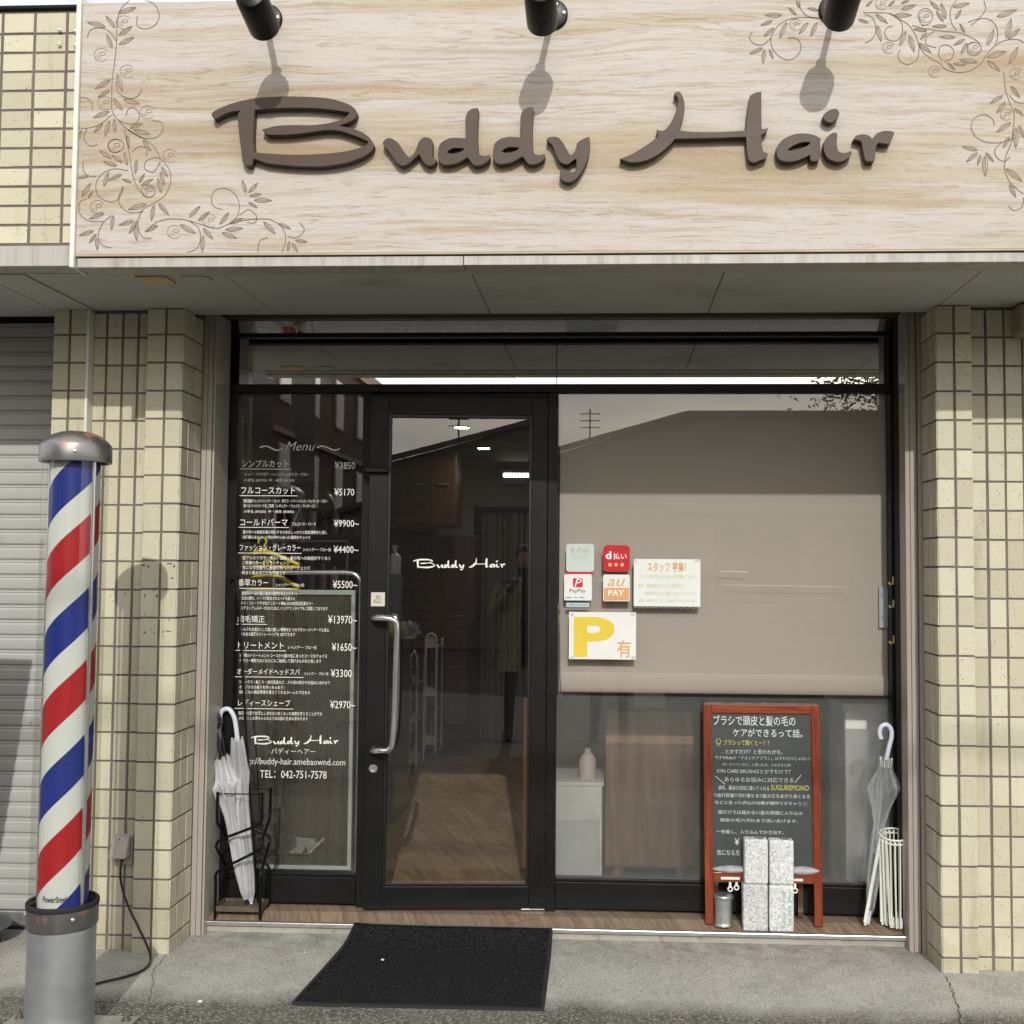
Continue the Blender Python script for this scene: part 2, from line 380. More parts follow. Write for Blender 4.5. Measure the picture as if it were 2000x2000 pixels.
G['vinyl_in'] = mat_planks('shop_floor', srgb(160, 138, 110), srgb(144, 122, 96), srgb(108, 86, 62), R(68), .13, 1.1, .3)
G['dark_wood'] = mat_wood('dark_wood', srgb(70, 42, 26), srgb(96, 60, 36))
G['brown_wood'] = mat_wood('walnut_board', srgb(108, 80, 58), srgb(150, 116, 86), rough=.5, coat=0, scale=.5)
G['orange_wood'] = mat_wood('orange_wood', srgb(150, 92, 46), srgb(182, 118, 66))
G['red_wood'] = mat_wood('red_varnish', srgb(104, 38, 16), srgb(150, 66, 28), rough=.3, coat=.5, worn=srgb(206, 150, 110), scale=1.4)
G['chalk'] = simple('chalkboard', srgb(58, 62, 62), .6, var=.12, vs=5, dirt=(srgb(96, 100, 100), 3.5, .55, .3))
G['film'] = mat_film('clear_film', .80)
G['milky'] = mat_film('milky_film', .26, (.80, .81, .82), .35)
G['clear_board'] = mat_film('clear_sheet', .8, (.9, .9, .9), .05)
G['frost'] = mat_frost('frosted_film')
G['tube'] = mat_tube('clear_acrylic')
G['galv'] = mat_steel('galvanised', (.62, .64, .64), .32, vs=30, brush=(14, 14, 60))
G['block'] = mat_speck('speckled_block', srgb(206, 208, 208), srgb(172, 175, 178), srgb(226, 228, 228), 170)
G['block2'] = mat_speck('speckled_block_warm', srgb(194, 193, 193), srgb(160, 159, 160), srgb(214, 213, 212), 170)
G['concrete'] = simple('step_concrete', srgb(164, 161, 150), .9, var=.12, vs=9, bump=.4, bs=160, dirt=(srgb(90, 84, 70), 24, .56, .7))
G['alu'] = mat_steel('aluminium', (.72, .72, .71), .35, vs=14)
G['paper'] = simple('white_paper', srgb(226, 226, 222), .8, var=.03)

# ------------------------------------------------------------------ mesh builder
class MB:
    def __init__(s): s.v = []; s.f = []; s.mi = []; s.r = []; s.cur = 0; s.rnd = 0.5; s.fn = None
    def add(s, verts, faces):
        o = len(s.v)
        s.v += [tuple(map(float, (s.fn(p) if s.fn else p))) for p in verts]
        for f in faces:
            s.f.append([o+i for i in f]); s.mi.append(s.cur); s.r.append(s.rnd)
        return s
    def box(s, x0, x1, y0, y1, z0, z1):
        if x0 > x1: x0, x1 = x1, x0
        if y0 > y1: y0, y1 = y1, y0
        if z0 > z1: z0, z1 = z1, z0
        return s.add([(x, y, z) for z in (z0, z1) for y in (y0, y1) for x in (x0, x1)],
                     [(0, 2, 3, 1), (4, 5, 7, 6), (0, 1, 5, 4), (2, 6, 7, 3), (0, 4, 6, 2), (1, 3, 7, 5)])
    def hexa(s, b, t):
        """b, t: four corners each of bottom and top, counter-clockwise from above"""
        return s.add(list(b)+list(t), [(3, 2, 1, 0), (4, 5, 6, 7), (0, 1, 5, 4), (1, 2, 6, 5), (2, 3, 7, 6), (3, 0, 4, 7)])
    def bar(s, a, b, w, d=None, up=(0, 0, 1)):
        a, b = Vector(a), Vector(b); d = d or w; t = (b-a).normalized(); u = Vector(up)
        if abs(t.dot(u)) > .98: u = Vector((0, 1, 0))
        n = t.cross(u).normalized()*w/2; m = n.cross(t).normalized()*d/2
        return s.add([a-n-m, a+n-m, a+n+m, a-n+m, b-n-m, b+n-m, b+n+m, b-n+m],
                     [(3, 2, 1, 0), (4, 5, 6, 7), (0, 1, 5, 4), (1, 2, 6, 5), (2, 3, 7, 6), (3, 0, 4, 7)])
    def tube(s, pts, r, n=10, cap=True, closed=False):
        P = [Vector(p) for p in pts]; m = len(P); rr = r if hasattr(r, '__len__') else [r]*m
        rings = []; prev = None
        for i in range(m):
            a = P[(i-1) % m] if closed or i > 0 else P[i]; b = P[(i+1) % m] if closed or i < m-1 else P[i]
            t = (b-a).normalized()
            if prev is None:
                u = Vector((0, 0, 1)) if abs(t.z) < .9 else Vector((1, 0, 0)); nx = t.cross(u).normalized()
            else:
                nx = (prev - t*prev.dot(t)).normalized()
            prev = nx; ny = t.cross(nx)
            rings.append([P[i]+(nx*math.cos(k*2*math.pi/n)+ny*math.sin(k*2*math.pi/n))*rr[i] for k in range(n)])
        V = [p for q in rings for p in q]; Fc = []
        for i in range(m if closed else m-1):
            j = (i+1) % m
            for k in range(n): Fc.append((i*n+k, i*n+(k+1) % n, j*n+(k+1) % n, j*n+k))
        if cap and not closed: Fc += [tuple(range(n))[::-1], tuple((m-1)*n+k for k in range(n))]
        return s.add(V, Fc)
    def lathe(s, c, prof, n=32, mod=None, cap=False, axis=None):
        """prof: (radius, height) pairs about +z through c (or about axis direction)"""
        c = Vector(c); q = Vector(axis).normalized().to_track_quat("Z", "Y") if axis is not None else None
        V = []; Fc = []
        for i, (r, h) in enumerate(prof):
            for k in range(n):
                a = k*2*math.pi/n; rr = r*(mod(a, i) if mod else 1)
                p = Vector((rr*math.cos(a), rr*math.sin(a), h))
                if q: p = q @ p
                V.append(c+p)
        for i in range(len(prof)-1):
            for k in range(n): Fc.append((i*n+k, i*n+(k+1) % n, (i+1)*n+(k+1) % n, (i+1)*n+k))
        if cap: Fc += [tuple(range(n))[::-1], tuple((len(prof)-1)*n+k for k in range(n))]
        return s.add(V, Fc)
    def ball(s, c, r, n=12, m=8, sc=(1, 1, 1)):
        V = [(c[0], c[1], c[2]-r*sc[2])]; Fc = []
        for i in range(1, m):
            th = math.pi*i/m
            for k in range(n):
                a = 2*math.pi*k/n
                V.append((c[0]+r*sc[0]*math.sin(th)*math.cos(a), c[1]+r*sc[1]*math.sin(th)*math.sin(a), c[2]-r*sc[2]*math.cos(th)))
        V.append((c[0], c[1], c[2]+r*sc[2])); e = len(V)-1
        for k in range(n):
            Fc.append((0, 1+(k+1) % n, 1+k)); Fc.append((e, 1+(m-2)*n+k, 1+(m-2)*n+(k+1) % n))
        for i in range(m-2):
            for k in range(n): Fc.append((1+i*n+k, 1+i*n+(k+1) % n, 1+(i+1)*n+(k+1) % n, 1+(i+1)*n+k))
        return s.add(V, Fc)
    def prism(s, poly, y0, y1):
        """outline in (x,z), extruded along y; y0 front"""
        n = len(poly)
        V = [(x, y0, z) for x, z in poly]+[(x, y1, z) for x, z in poly]
        return s.add(V, [tuple(range(n)), tuple(range(2*n-1, n-1, -1))]+[(i, n+i, n+(i+1) % n, (i+1) % n) for i in range(n)])
    def build(s, name, mats, parent=None, bevel=0, smooth=None, seg=2, org=None):
        me = bpy.data.meshes.new(name)
        base = Vector(org) if org is not None else (Vector(parent['_o']) if parent is not None and '_o' in parent else Vector((0, 0, 0)))
        me.from_pydata([tuple(Vector(p)-base) for p in s.v], [], s.f)
        if not hasattr(mats, '__len__'): mats = [mats]
        for m in mats: me.materials.append(m)
        me.polygons.foreach_set('material_index', s.mi)
        a = me.attributes.new('rnd', 'FLOAT', 'FACE'); a.data.foreach_set('value', s.r)
        bm = bmesh.new(); bm.from_mesh(me); bmesh.ops.recalc_face_normals(bm, faces=bm.faces); bm.to_mesh(me); bm.free()
        if smooth is not None:
            me.polygons.foreach_set('use_smooth', [True]*len(me.polygons)); me.set_sharp_from_angle(angle=R(smooth))
        me.update()
        o = bpy.data.objects.new(name, me); COL.objects.link(o)
        if parent is not None:
            o.parent = parent; o['_o'] = list(base)
        else:
            o.location = base; o['_o'] = list(base)
        if bevel:
            b = o.modifiers.new('bevel', 'BEVEL'); b.width = bevel; b.segments = seg; b.limit_method = 'ANGLE'; b.angle_limit = R(40)
        return o
def tag(o, label=None, cat=None, group=None, kind=None):
    if label: o['label'] = label
    if cat: o['category'] = cat
    if group: o['group'] = group
    if kind: o['kind'] = kind
    return o
def thing(name, loc, label, cat, group=None):
    o = bpy.data.objects.new(name, None); COL.objects.link(o); o.location = loc; o['_o'] = list(map(float, loc)); o.empty_display_size = .1
    return tag(o, label, cat, group)
def spline(pts, k=6, closed=False):
    P = [Vector(p) for p in pts]; n = len(P); out = []
    for i in range(n if closed else n-1):
        p0 = P[(i-1) % n] if closed or i > 0 else P[0]*2-P[1]; p1 = P[i]; p2 = P[(i+1) % n]
        p3 = P[(i+2) % n] if closed or i < n-2 else P[-1]*2-P[-2]
        for j in range(k):
            t = j/k
            out.append(.5*((2*p1)+(p2-p0)*t+(2*p0-5*p1+4*p2-p3)*t*t+(3*p1-p0-3*p2+p3)*t**3))
    if not closed: out.append(P[-1])
    return out
def soft(poly, corner=48, k=4):
    """round a closed outline but keep its sharp corners"""
    P = [Vector(p) for p in poly]; n = len(P); out = []
    sharp = []
    for i in range(n):
        a = P[i]-P[i-1]; b = P[(i+1) % n]-P[i]
        sharp.append(a.length > 0 and b.length > 0 and a.angle(b) > R(corner))
    for i in range(n):
        p1, p2 = P[i], P[(i+1) % n]
        p0 = P[i-1] if not sharp[i] else p1*2-p2
        p3 = P[(i+2) % n] if not sharp[(i+1) % n] else p2*2-p1
        for j in range(k):
            t = j/k
            out.append(.5*((2*p1)+(p2-p0)*t+(2*p0-5*p1+4*p2-p3)*t*t+(3*p1-p0-3*p2+p3)*t**3))
    return out
def curve_mesh(loops, extrude=0., bevel=0.):
    """fill closed 2-D loops (holes allowed) -> verts, faces in (u, v, depth)"""
    c = bpy.data.curves.new('tmp', 'CURVE'); c.dimensions = '2D'; c.fill_mode = 'BOTH'; c.extrude = extrude; c.bevel_depth = bevel; c.bevel_resolution = 1
    for lp in loops:
        sp = c.splines.new('POLY'); sp.points.add(len(lp)-1)
        for q, p in zip(sp.points, lp): q.co = (p[0], p[1], 0, 1)
        sp.use_cyclic_u = True
    o = bpy.data.objects.new('tmp', c); COL.objects.link(o)
    dg = bpy.context.evaluated_depsgraph_get(); me = bpy.data.meshes.new_from_object(o.evaluated_get(dg))
    r = [tuple(v.co) for v in me.vertices], [tuple(p.vertices) for p in me.polygons]
    bpy.data.objects.remove(o); bpy.data.curves.remove(c); bpy.data.meshes.remove(me)
    return r
_TX = {}
def text_mesh(s, shear=0., bold=0.):
    k = (s, shear, bold)
    if k not in _TX:
        c = bpy.data.curves.new('tmp', 'FONT'); c.body = s; c.resolution_u = 2 if bold < .02 else 8; c.shear = shear; c.offset = bold
        o = bpy.data.objects.new('tmp', c); COL.objects.link(o)
        dg = bpy.context.evaluated_depsgraph_get(); me = bpy.data.meshes.new_from_object(o.evaluated_get(dg))
        V = [tuple(v.co) for v in me.vertices]; Fc = [tuple(p.vertices) for p in me.polygons]
        bpy.data.objects.remove(o); bpy.data.curves.remove(c); bpy.data.meshes.remove(me)
        _TX[k] = (V, Fc)
    return _TX[k]
def write(mb, s, x0, x1, ztop, zbot, y, fn=None, shear=0., bold=0.):
    """text fitted to the rectangle x0..x1, zbot..ztop on the plane y (fn maps (u,z) to a point)"""
    V, Fc = text_mesh(s, shear, bold)
    xs = [v[0] for v in V]; ys = [v[1] for v in V]
    ax, bx, ay, by = min(xs), max(xs), min(ys), max(ys)
    mb.add([(fn((x0+(v[0]-ax)/(bx-ax)*(x1-x0), zbot+(v[1]-ay)/(by-ay)*(ztop-zbot))) if fn else
             (x0+(v[0]-ax)/(bx-ax)*(x1-x0), y, zbot+(v[1]-ay)/(by-ay)*(ztop-zbot))) for v in V], Fc)
def wpx(mb, s, xa, xb, ya, yb, y, **k):
    """same, rectangle given where it is read in the photo on the plane y"""
    a = at(xa, (ya+yb)/2, y); b = at(xb, (ya+yb)/2, y); t = Z((xa+xb)/2, ya, y); u = Z((xa+xb)/2, yb, y)
    write(mb, s, float(a[0]), float(b[0]), t, u, y, **k)
def ribbon(mb, pts, wd, y):
    """flat drawn line in an x-z plane at depth y"""
    P = [Vector((p[0], p[1])) for p in pts]; V = []; n = len(P)
    for i in range(n):
        t = (P[min(i+1, n-1)]-P[max(i-1, 0)])
        t = t.normalized() if t.length > 1e-9 else Vector((1, 0)); q = Vector((-t.y, t.x))*wd/2
        V += [(P[i].x+q.x, y, P[i].y+q.y), (P[i].x-q.x, y, P[i].y-q.y)]
    mb.add(V, [(2*i, 2*i+1, 2*i+3, 2*i+2) for i in range(n-1)])
def rrect(x0, x1, z0, z1, r, n=5):
    out = []
    for cx, cz, a in ((x1-r, z1-r, 0), (x0+r, z1-r, 90), (x0+r, z0+r, 180), (x1-r, z0+r, 270)):
        out += [(cx+r*math.cos(R(a+90*k/n)), cz+r*math.sin(R(a+90*k/n))) for k in range(n+1)]
    return out

ZS = 2.606          # soffit height
YS = -.70           # sign face
YF, YG = .43, .46   # shopfront frame face, glass

# ------------------------------------------------------------------ ground
mb = MB(); mb.add([(-90, -90, -.012), (90, -90, -.012), (90, 60, -.012), (-90, 60, -.012)], [(0, 1, 2, 3)])
tag(mb.build('road', mat_asphalt()), kind='structure')
mb = MB(); nx, ny = 60, 24
for j in range(ny+1):
    for i in range(nx+1):
        mb.v.append((-6+12*i/nx, -2.4+2.9*j/ny, 0.0))
mb.f = [[j*(nx+1)+i, j*(nx+1)+i+1, (j+1)*(nx+1)+i+1, (j+1)*(nx+1)+i] for j in range(ny) for i in range(nx)]
mb.mi = [0]*len(mb.f); mb.r = [0]*len(mb.f)
tag(mb.build('pavement', mat_ground()), kind='structure')
# cracks in the concrete
def crack(pix, wd, seed):
    rg = random.Random(seed); P = [at(a, b, z=.003) for a, b in pix]; Q = []
    for i in range(len(P)-1):
        for k in range(7):
            t = k/7; p = P[i]*(1-t)+P[i+1]*t; Q.append((p[0]+rg.uniform(-.006, .006), p[1]+rg.uniform(-.005, .005)))
    V = []; m = MB()
    for i, (x, y) in enumerate(Q):
        h = wd*rg.uniform(.35, 1.2)/2; V += [(x-h, y, .003), (x+h, y, .003)]
    m.add(V, [(2*i, 2*i+1, 2*i+3, 2*i+2) for i in range(len(Q)-1)])
    tag(m.build('pavement_crack', simple('crack_shade', srgb(74, 70, 64), .95)), kind='structure')
crack([(1846, 1905), (1856, 1925), (1866, 1950), (1872, 1972), (1876, 2010)], .0045, 1)
crack([(326, 1862), (312, 1880), (302, 1892), (296, 1905), (299, 1918), (292, 1945), (290, 1962)], .0028, 2)

# ------------------------------------------------------------------ building shell
bld = thing('shop_building', (0, .3, 0), 'cream tiled shop front with black framed glazing under a wide soffit', 'building')
def tiles(mb, xe, ze, y, rnd, face=None, d=.009, ch=.0016):
    """glazed tiles between column edges xe [(x0,x1)..] and rows ze [(z0,z1)..] standing d in front of the plane y"""
    for x0, x1 in xe:
        for z0, z1 in ze:
            if z1-z0 < .012 or x1-x0 < .008: continue
            mb.rnd = rnd.random(); tx, tz = rnd.uniform(-.0009, .0009), rnd.uniform(-.0009, .0009)
            yf = y-d
            c = [(x0, z0), (x1, z0), (x1, z1), (x0, z1)]
            f = [(x0+ch, z0+ch), (x1-ch, z0+ch), (x1-ch, z1-ch), (x0+ch, z1-ch)]
            off = [tx+tz, -tx+tz, -tx-tz, tx-tz]
            V = [(a, y, b) for a, b in c]+[(a, yf+ch*.7, b) for a, b in c]+[(a, yf+o, b) for (a, b), o in zip(f, off)]
            if face: V = [face(*p) for p in V]
            mb.add(V, [(0, 1, 5, 4), (1, 2, 6, 5), (2, 3, 7, 6), (3, 0, 4, 7), (4, 5, 9, 8), (5, 6, 10, 9), (6, 7, 11, 10), (7, 4, 8, 11), (8, 9, 10, 11)])
PZ, PX = .11595, .0687
def rows(first, top, pitch=PZ, j=.008, bottom=0.0):
    out = [(bottom, first-j/2)]; z = first
    while z < top-.02:
        out.append((z+j/2, min(z+pitch-j/2, top))); z += pitch
    return out
rnd = random.Random(3)
rowL, rowLr, rowR, rowRr = rows(.062, ZS-.004), rows(.058, ZS-.012), rows(.058, ZS-.004), rows(.050, ZS-.012)
# left pier
pL = MB(); pL.cur = 1
pL.box(-1.895, -1.7485, .0035, .262, 0, ZS-.003); pL.box(-2.14, -1.9, .0455, .26, 0, ZS-.004); pL.box(-2.287, -2.142, .0035, .262, 0, ZS-.0035)
pL.cur = 0
tiles(pL, [(-1.8935, -1.821), (-1.811, -1.7485)], rowL, .009, rnd)
tiles(pL, [(-2.287, -2.2245), (-2.2135, -2.151)], rowL, .009, rnd)
tiles(pL, [(-2.136, -2.088), (-2.077, -2.020), (-2.009, -1.954), (-1.943, -1.897)], rowLr, .051, rnd)
tiles(pL, [(.004, .071), (.0795, .148), (.1565, .225)], rowL, 0, rnd, face=lambda a, b, c: (-1.752-b, a, c))
pL.build('tiled_pier', [G['tile'], G['grout']], bld)
pR = MB(); pR.cur = 1
pR.box(1.3015, 1.434, .0035, .262, 0, ZS-.003); pR.box(1.436, 2.6, .0455, .26, 0, ZS-.004)
pR.cur = 0
tiles(pR, [(1.3005, 1.363), (1.3735, 1.436)], rowR, .009, rnd)
cols = [(1.438, 1.4995)]; x = 1.5105
while x < 2.5: cols.append((x, x+.0625)); x += .0713
tiles(pR, cols, rowRr, .051, rnd)
tiles(pR, [(.004, .055), (.0625, .124), (.132, .205)], rowR, 0, rnd, face=lambda a, b, c: (1.305+b, a, c))
tag(pR.build('tiled_pier', [G['tile'], G['grout']], bld))
# dark glue left by removed notices on the left pier
gm = MB(); rg = random.Random(21)
for pxa, pya, wa, ha in ((280, 1104, 9, 3), (290, 1107, 4, 8), (330, 1101, 14, 3), (340, 1106, 4, 9), (336, 1129, 8, 3), (283, 1163, 3, 9), (306, 1164, 3, 10), (284, 1200, 2, 7), (283, 1235, 8, 4), (300, 1236, 3, 3), (318, 1234, 3, 5), (328, 1233, 16, 2), (330, 1212, 3, 4)):
    x0, z0 = X(pxa, pya, -.002), Z(pxa, pya, -.002); n = 9; P = []
    for i in range(n):
        a = 2*math.pi*i/n; k_ = rg.uniform(.55, 1.1); P.append((x0+wa/980*k_*math.cos(a), -.0012, z0+ha/980*k_*math.sin(a)))
    gm.add(P, [tuple(range(n))])
gm.build('glue_marks', simple('old_glue', srgb(70, 56, 42), .9, var=.3, vs=60), bld)
# upper wall, long tiles
uw = MB(); uw.cur = 1; uw.box(-3.2, -1.87, -.6085, -.3, 2.69, 3.56); uw.cur = 0
uc = []; x = -1.961
for k in range(11): uc.append((x-.1195+.0055, x-.0055)); x -= .1195
uc.append((-1.961+.0055, -1.872))
ur = []; z = 3.469
ur.append((3.469+.0045, 3.545))
while z > 2.70:
    ur.append((max(z-.0703+.0045, 2.695), z-.0045)); z -= .0703
tiles(uw, uc, ur, -.6, rnd, d=.012)
uw.build('tiled_wall', [G['tile'], G['grout']], bld)
cp = MB(); cp.box(-3.2, -1.872, -.622, -.25, 3.556, 3.572); cp.build('wall_coping', G['black_metal'], bld, bevel=.004)
# bolts left over on the upper wall
for px, py in ((117, 60), (117, 88), (148, 62), (148, 90)):
    bl = MB(); p = at(px, py, -.615); bl.lathe((p[0], -.610, p[2]), [(.0001, .016), (.005, .015), (.006, .004), (.0075, .003), (.0075, 0)], 14, axis=(0, -1, 0)); bl.build('bolt', G['chrome'], bld, smooth=40)
# soffit boards with open joints
sf = MB(); ys0, ys1 = -.545, .125
xs = [-3.4, -2.2925, -2.127, -1.3935, -.4935, .4085, 1.312, 2.7]
for a, b in zip(xs[:-1], xs[1:]):
    g = .0018 if a not in (-2.2925,) else .003
    dz = .004 if b <= -1.8 else 0
    sf.box(a+g, b-g, ys0, ys1, ZS-dz, ZS+.012)
sf.build('soffit', G['soffit'], bld, bevel=.0015)
gv = MB(); gv.box(-3.4, 2.7, ys0, ys1-.002, ZS+.013, ZS+.03)
gv.box(-3.4, 2.7, ys1+.001, YF, 2.70, 2.72)             # dark slot of the roller shutter
gv.build('soffit_backing', G['groove'], bld)
# cover plates under the soffit
cv = MB(); q = [at(a, b, z=ZS-.004) for a, b in ((232, 536), (272, 536), (290, 547), (232, 547))]
x0, x1, y0, y1 = -1.73, -1.615, -.515, -.415
cv.box(x0, x1, y0, y1, ZS-.007, ZS-.0005); cv.build('cover_plate', simple('ivory_plate', srgb(196, 178, 132), .6, dirt=(srgb(120, 96, 60), 20, .55, .6)), bld, bevel=.001)
cv = MB(); cv.lathe((-1.515, -.468, ZS-.0005), [(.058, 0), (.057, -.006), (.002, -.007)], 32); cv.build('cover_plate', G['soffit'], bld, smooth=50)
# fascia trim under the sign
tm = MB(); tz0, tz1 = Z(700, 519.5, -.694), Z(700, 501, -.694); tm.box(-1.859, .0-.502, -.694, -.60, tz0, tz1); tm.box(-.4995, 2.6, -.694, -.60, tz0+.0008, tz1); tm.box(-1.859, 2.6, -.60, -.546, ZS-.008, ZS+.02); tm.box(-3.2, -1.872, -.645, -.546, ZS+.002, ZS+.075)
o = tm.build('fascia_trim', mat_trim(), bld, bevel=.002)
tm = MB(); tm.box(-1.866, 2.6, -.66, -.556, tz1+.0005, ZS+.06); tm.build('fascia_gap', G['groove'], bld)
tm = MB(); tm.box(-1.879, -1.863, -.712, -.60, 2.585, 3.56); tm.bar((-1.866, -.64, 2.604), (-1.80, -.545, 2.603), .012, .006)
tm.build('corner_trim', G['trimside'], bld, bevel=.0015)
# concealed core of the canopy
core = MB(); core.box(-1.86, 2.6, -.60, .4, ZS+.09, 3.5); core.box(-3.2, 2.6, .3, .5, 2.74, 3.5); core.box(-3.2, -1.9, -.3, .3, ZS+.04, 3.5)
core.build('canopy_core', G['soffit'], bld)
# conduit on the left pier and hood at the right edge
cn_ = MB(); cn_.box(-2.1495, -2.137, -.004, .05, 0, ZS-.006); cn_.build('conduit', G['trimside'], bld, bevel=.003)
hd = MB(); hx = X(1983, 620, .0); hd.box(hx, hx+.16, -.06, .045, Z(1990, 655, -.02), ZS-.006); hd.build('vent_hood', simple('hood_paint', srgb(150, 140, 120), .5), bld, bevel=.012)
# shutter guides either side of the glazing
jm = MB()
jm.cur = 0; jm.box(-1.771, -1.746, .236, .33, 0, 2.64)
jm.cur = 1; jm.box(-1.743, -1.722, .233, .33, 0, 2.64); jm.box(-1.7205, -1.700, .234, .33, 0, 2.64)
jm.cur = 0; jm.box(-1.6975, -1.689, .24, .42, 0, 2.64)
jm.cur = 2; jm.box(-1.7475, -1.698, .262, .42, 0, 2.64); jm.box(-1.95, -1.7415, .264, .50, 0, 2.8); jm.box(-1.742, -1.7155, .421, .50, .03, 2.8)
jm.build('shutter_guide', [G['jamb'], G['jamb2'], G['groove']], bld, bevel=.0015)
ck = MB(); ck.box(-1.792, -1.771, .232, .33, 0.01, 1.52); ck.build('caulking', simple('white_caulk', srgb(225, 225, 218), .7, var=.08, vs=40), bld, bevel=.004)
jm = MB()
jm.cur = 1; jm.box(1.234, 1.252, .234, .33, 0, 2.64); jm.box(1.2535, 1.280, .233, .33, 0, 2.64)
jm.cur = 0; jm.box(1.2835, 1.327, .218, .33, 0, 2.64)
jm.cur = 2; jm.box(1.2345, 1.2845, .262, .42, 0, 2.64); jm.box(1.276, 1.40, .42, .50, 0, 2.8)
jm.build('shutter_guide', [G['jamb'], G['jamb2'], G['groove']], bld, bevel=.0015)
for px, py, yy in ((384, 918, .2365), (377, 1196, .2365), (372, 1480, .2365), (366, 1756, .2365), (1804, 1210, .2185), (1808, 1500, .2185), (1811, 1798, .2185), (1798, 627, .2185)):
    sc_ = MB(); p = at(px, py, yy); sc_.lathe((p[0], yy, p[2]), [(.0045, 0), (.0035, .003), (.0001, .0035)], 10, axis=(0, -1, 0)); sc_.build('screw', G['galv'], bld, smooth=40)

# threshold
st = MB(); st.box(-1.72, 1.3, .288, .6, 0, .040); st.build('door_step', G['concrete'], bld, bevel=.003)
ln = MB(); ln.add([(-1.70, .292, .0455), (1.255, .292, .0455), (1.255, .37, .0700), (-1.70, .37, .0700), (-1.70, .62, .0745), (1.255, .62, .0745)], [(0, 1, 2, 3), (3, 2, 5, 4)])
ln.build('step_flooring', G['vinyl'], bld)
nz = MB(); nz.box(-1.70, 1.245, .275, .300, .030, .0485); nz.build('step_nosing', mat_steel('step_edge', (.66, .67, .66), .3, vs=40, brush=(4, 90, 90)), bld, bevel=.003)

# ------------------------------------------------------------------ shopfront glazing
TB, TT = 2.325, 2.362       # transom bar
fr = MB()
fr.box(-1.74, 1.30, YF, YG+.05, TB, TT)                                        # bar
fr.box(-1.715, -1.652, YF+.002, YG+.05, .07, TB-.001)                           # left post
fr.box(-1.090, -1.047, YF+.003, YG+.05, .07, TB-.001)                           # between menu window and door
fr.box(-.2640, -.2215, YF+.003, YG+.05, .07, TB-.001)                           # between door and display
fr.box(1.222, 1.275, YF+.002, YG+.05, .07, TB-.001)
fr.box(-1.651, -1.091, YF+.004, YG+.05, .085, .198)                             # bottom rails
fr.box(-.2205, 1.221, YF+.004, YG+.05, .085, .198)
fr.box(-1.046, -.2645, YF+.02, YG+.05, 2.303, TB-.001)                          # door head
fr.box(-1.651, -1.091, YF+.012, YG+.04, .1985, .213); fr.box(-.2205, 1.221, YF+.012, YG+.04, .1985, .212)
fr.build('window_frame', G['frame'], bld, bevel=.002)
fr = MB(); fr.box(-1.74, 1.30, YF+.01, YG+.05, 2.574, 2.592); fr.box(-1.74, 1.30, YF-.03, YG+.05, 2.646, 2.70)
fr.cur = 1; fr.box(-1.74, 1.30, YF-.05, YF-.01, 2.645, 2.664)
fr.build('head_frame', [G['framed'], simple('bronze_head', srgb(92, 80, 66), .4)], bld, bevel=.002)
tp = MB(); tp.add([(-1.66, YF-.003, 2.645), (1.235, YF-.003, 2.645), (1.235, YF+.019, 2.593), (-1.66, YF+.019, 2.593)], [(0, 3, 2, 1)])
tp.build('tilted_light', mat_glass('dark_mirror', .42, (.05, .06, .06)), bld)
tw = MB(); tw.box(-1.66, 1.24, YG-.003, YG+.003, TT, 2.574); tw_o = tw.build('transom_window', G['mirror'], bld)
dv = MB(); dv.box(X(1087, 700, YG)-.0015, X(1087, 700, YG)+.0015, YG-.006, YG+.004, TT, 2.645); dv.build('glazing_bar', G['framed'], tw_o)
bk = MB(); bk.box(-2.2, 1.8, YG+.10, YG+.12, TB, 2.74); bk.build('transom_backing', G['groove'], bld)
# narrow return light at the left
gl = MB(); gl.box(-1.7, -1.715, YG-.003, YG+.003, .2, TB-.002); gl.build('side_light', G['glass'], bld)
# menu window
def pane(x0, x1, z0, z1, y=YG):
    return MB().add([(x0, y, z0), (x1, y, z0), (x1, y, z1), (x0, y, z1)], [(0, 1, 2, 3)])
mw_ = pane(-1.652, -1.09, .198, TB-.001); menu = mw_.build('menu_window', G['glass'], bld)
dw_ = pane(-.222, 1.222, .198, TB-.001); disp = dw_.build('display_window', G['glass'], bld)
ff = pane(-.221, 1.221, .20, Z(1400, 1362, YG), YG+.004); ff.build('frosted_film', G['frost'], disp)
# small brackets on the frame beside the display window
for py in (1140, 1185, 1255):
    hk = MB(); z = Z(1742, py, YF); hk.box(1.226, 1.2315, YF-.004, YF+.002, z-.004, z+.03); hk.tube([(1.228, YF-.002, z+.01), (1.221, YF-.012, z), (1.212, YF-.018, z-.004), (1.206, YF-.02, z+.006)], .0028, 6); hk.build('hook', simple('yellowed_plastic', srgb(206, 190, 130), .5), bld, smooth=50)
# ------------------------------------------------------------------ door, standing slightly ajar on its right hinge
DA = R(4.2); HX, HY = -.2665, YF
ud = np.array([-math.cos(DA), -math.sin(DA), 0.0]); nd = np.array([math.sin(DA), -math.cos(DA), 0.0])   # along the leaf towards the handle; outwards
HP = np.array([HX, HY, 0.0])
def dloc(px, py, off=0.0):
    """(u, z) on the door face seen at a photo pixel; u runs from the hinge to the handle side"""
    r = ray(px, py); p0 = HP+nd*off
    t = ((p0-CAM)@nd)/(r@nd); p = CAM+t*r
    return float((p-p0)@ud), float(p[2])
def dw(u, o, z): return tuple(HP+ud*u+nd*o+np.array([0, 0, z]))
class DMB(MB):
    def __init__(s): super().__init__(); s.fn = lambda p: dw(*p)
d = DMB()
W_ = .780; zb, zt_ = .083, 2.300
gl0, gl1 = dloc(1036, 1270)[0], dloc(753, 1270)[0]; gz0, gz1 = .178, 2.220
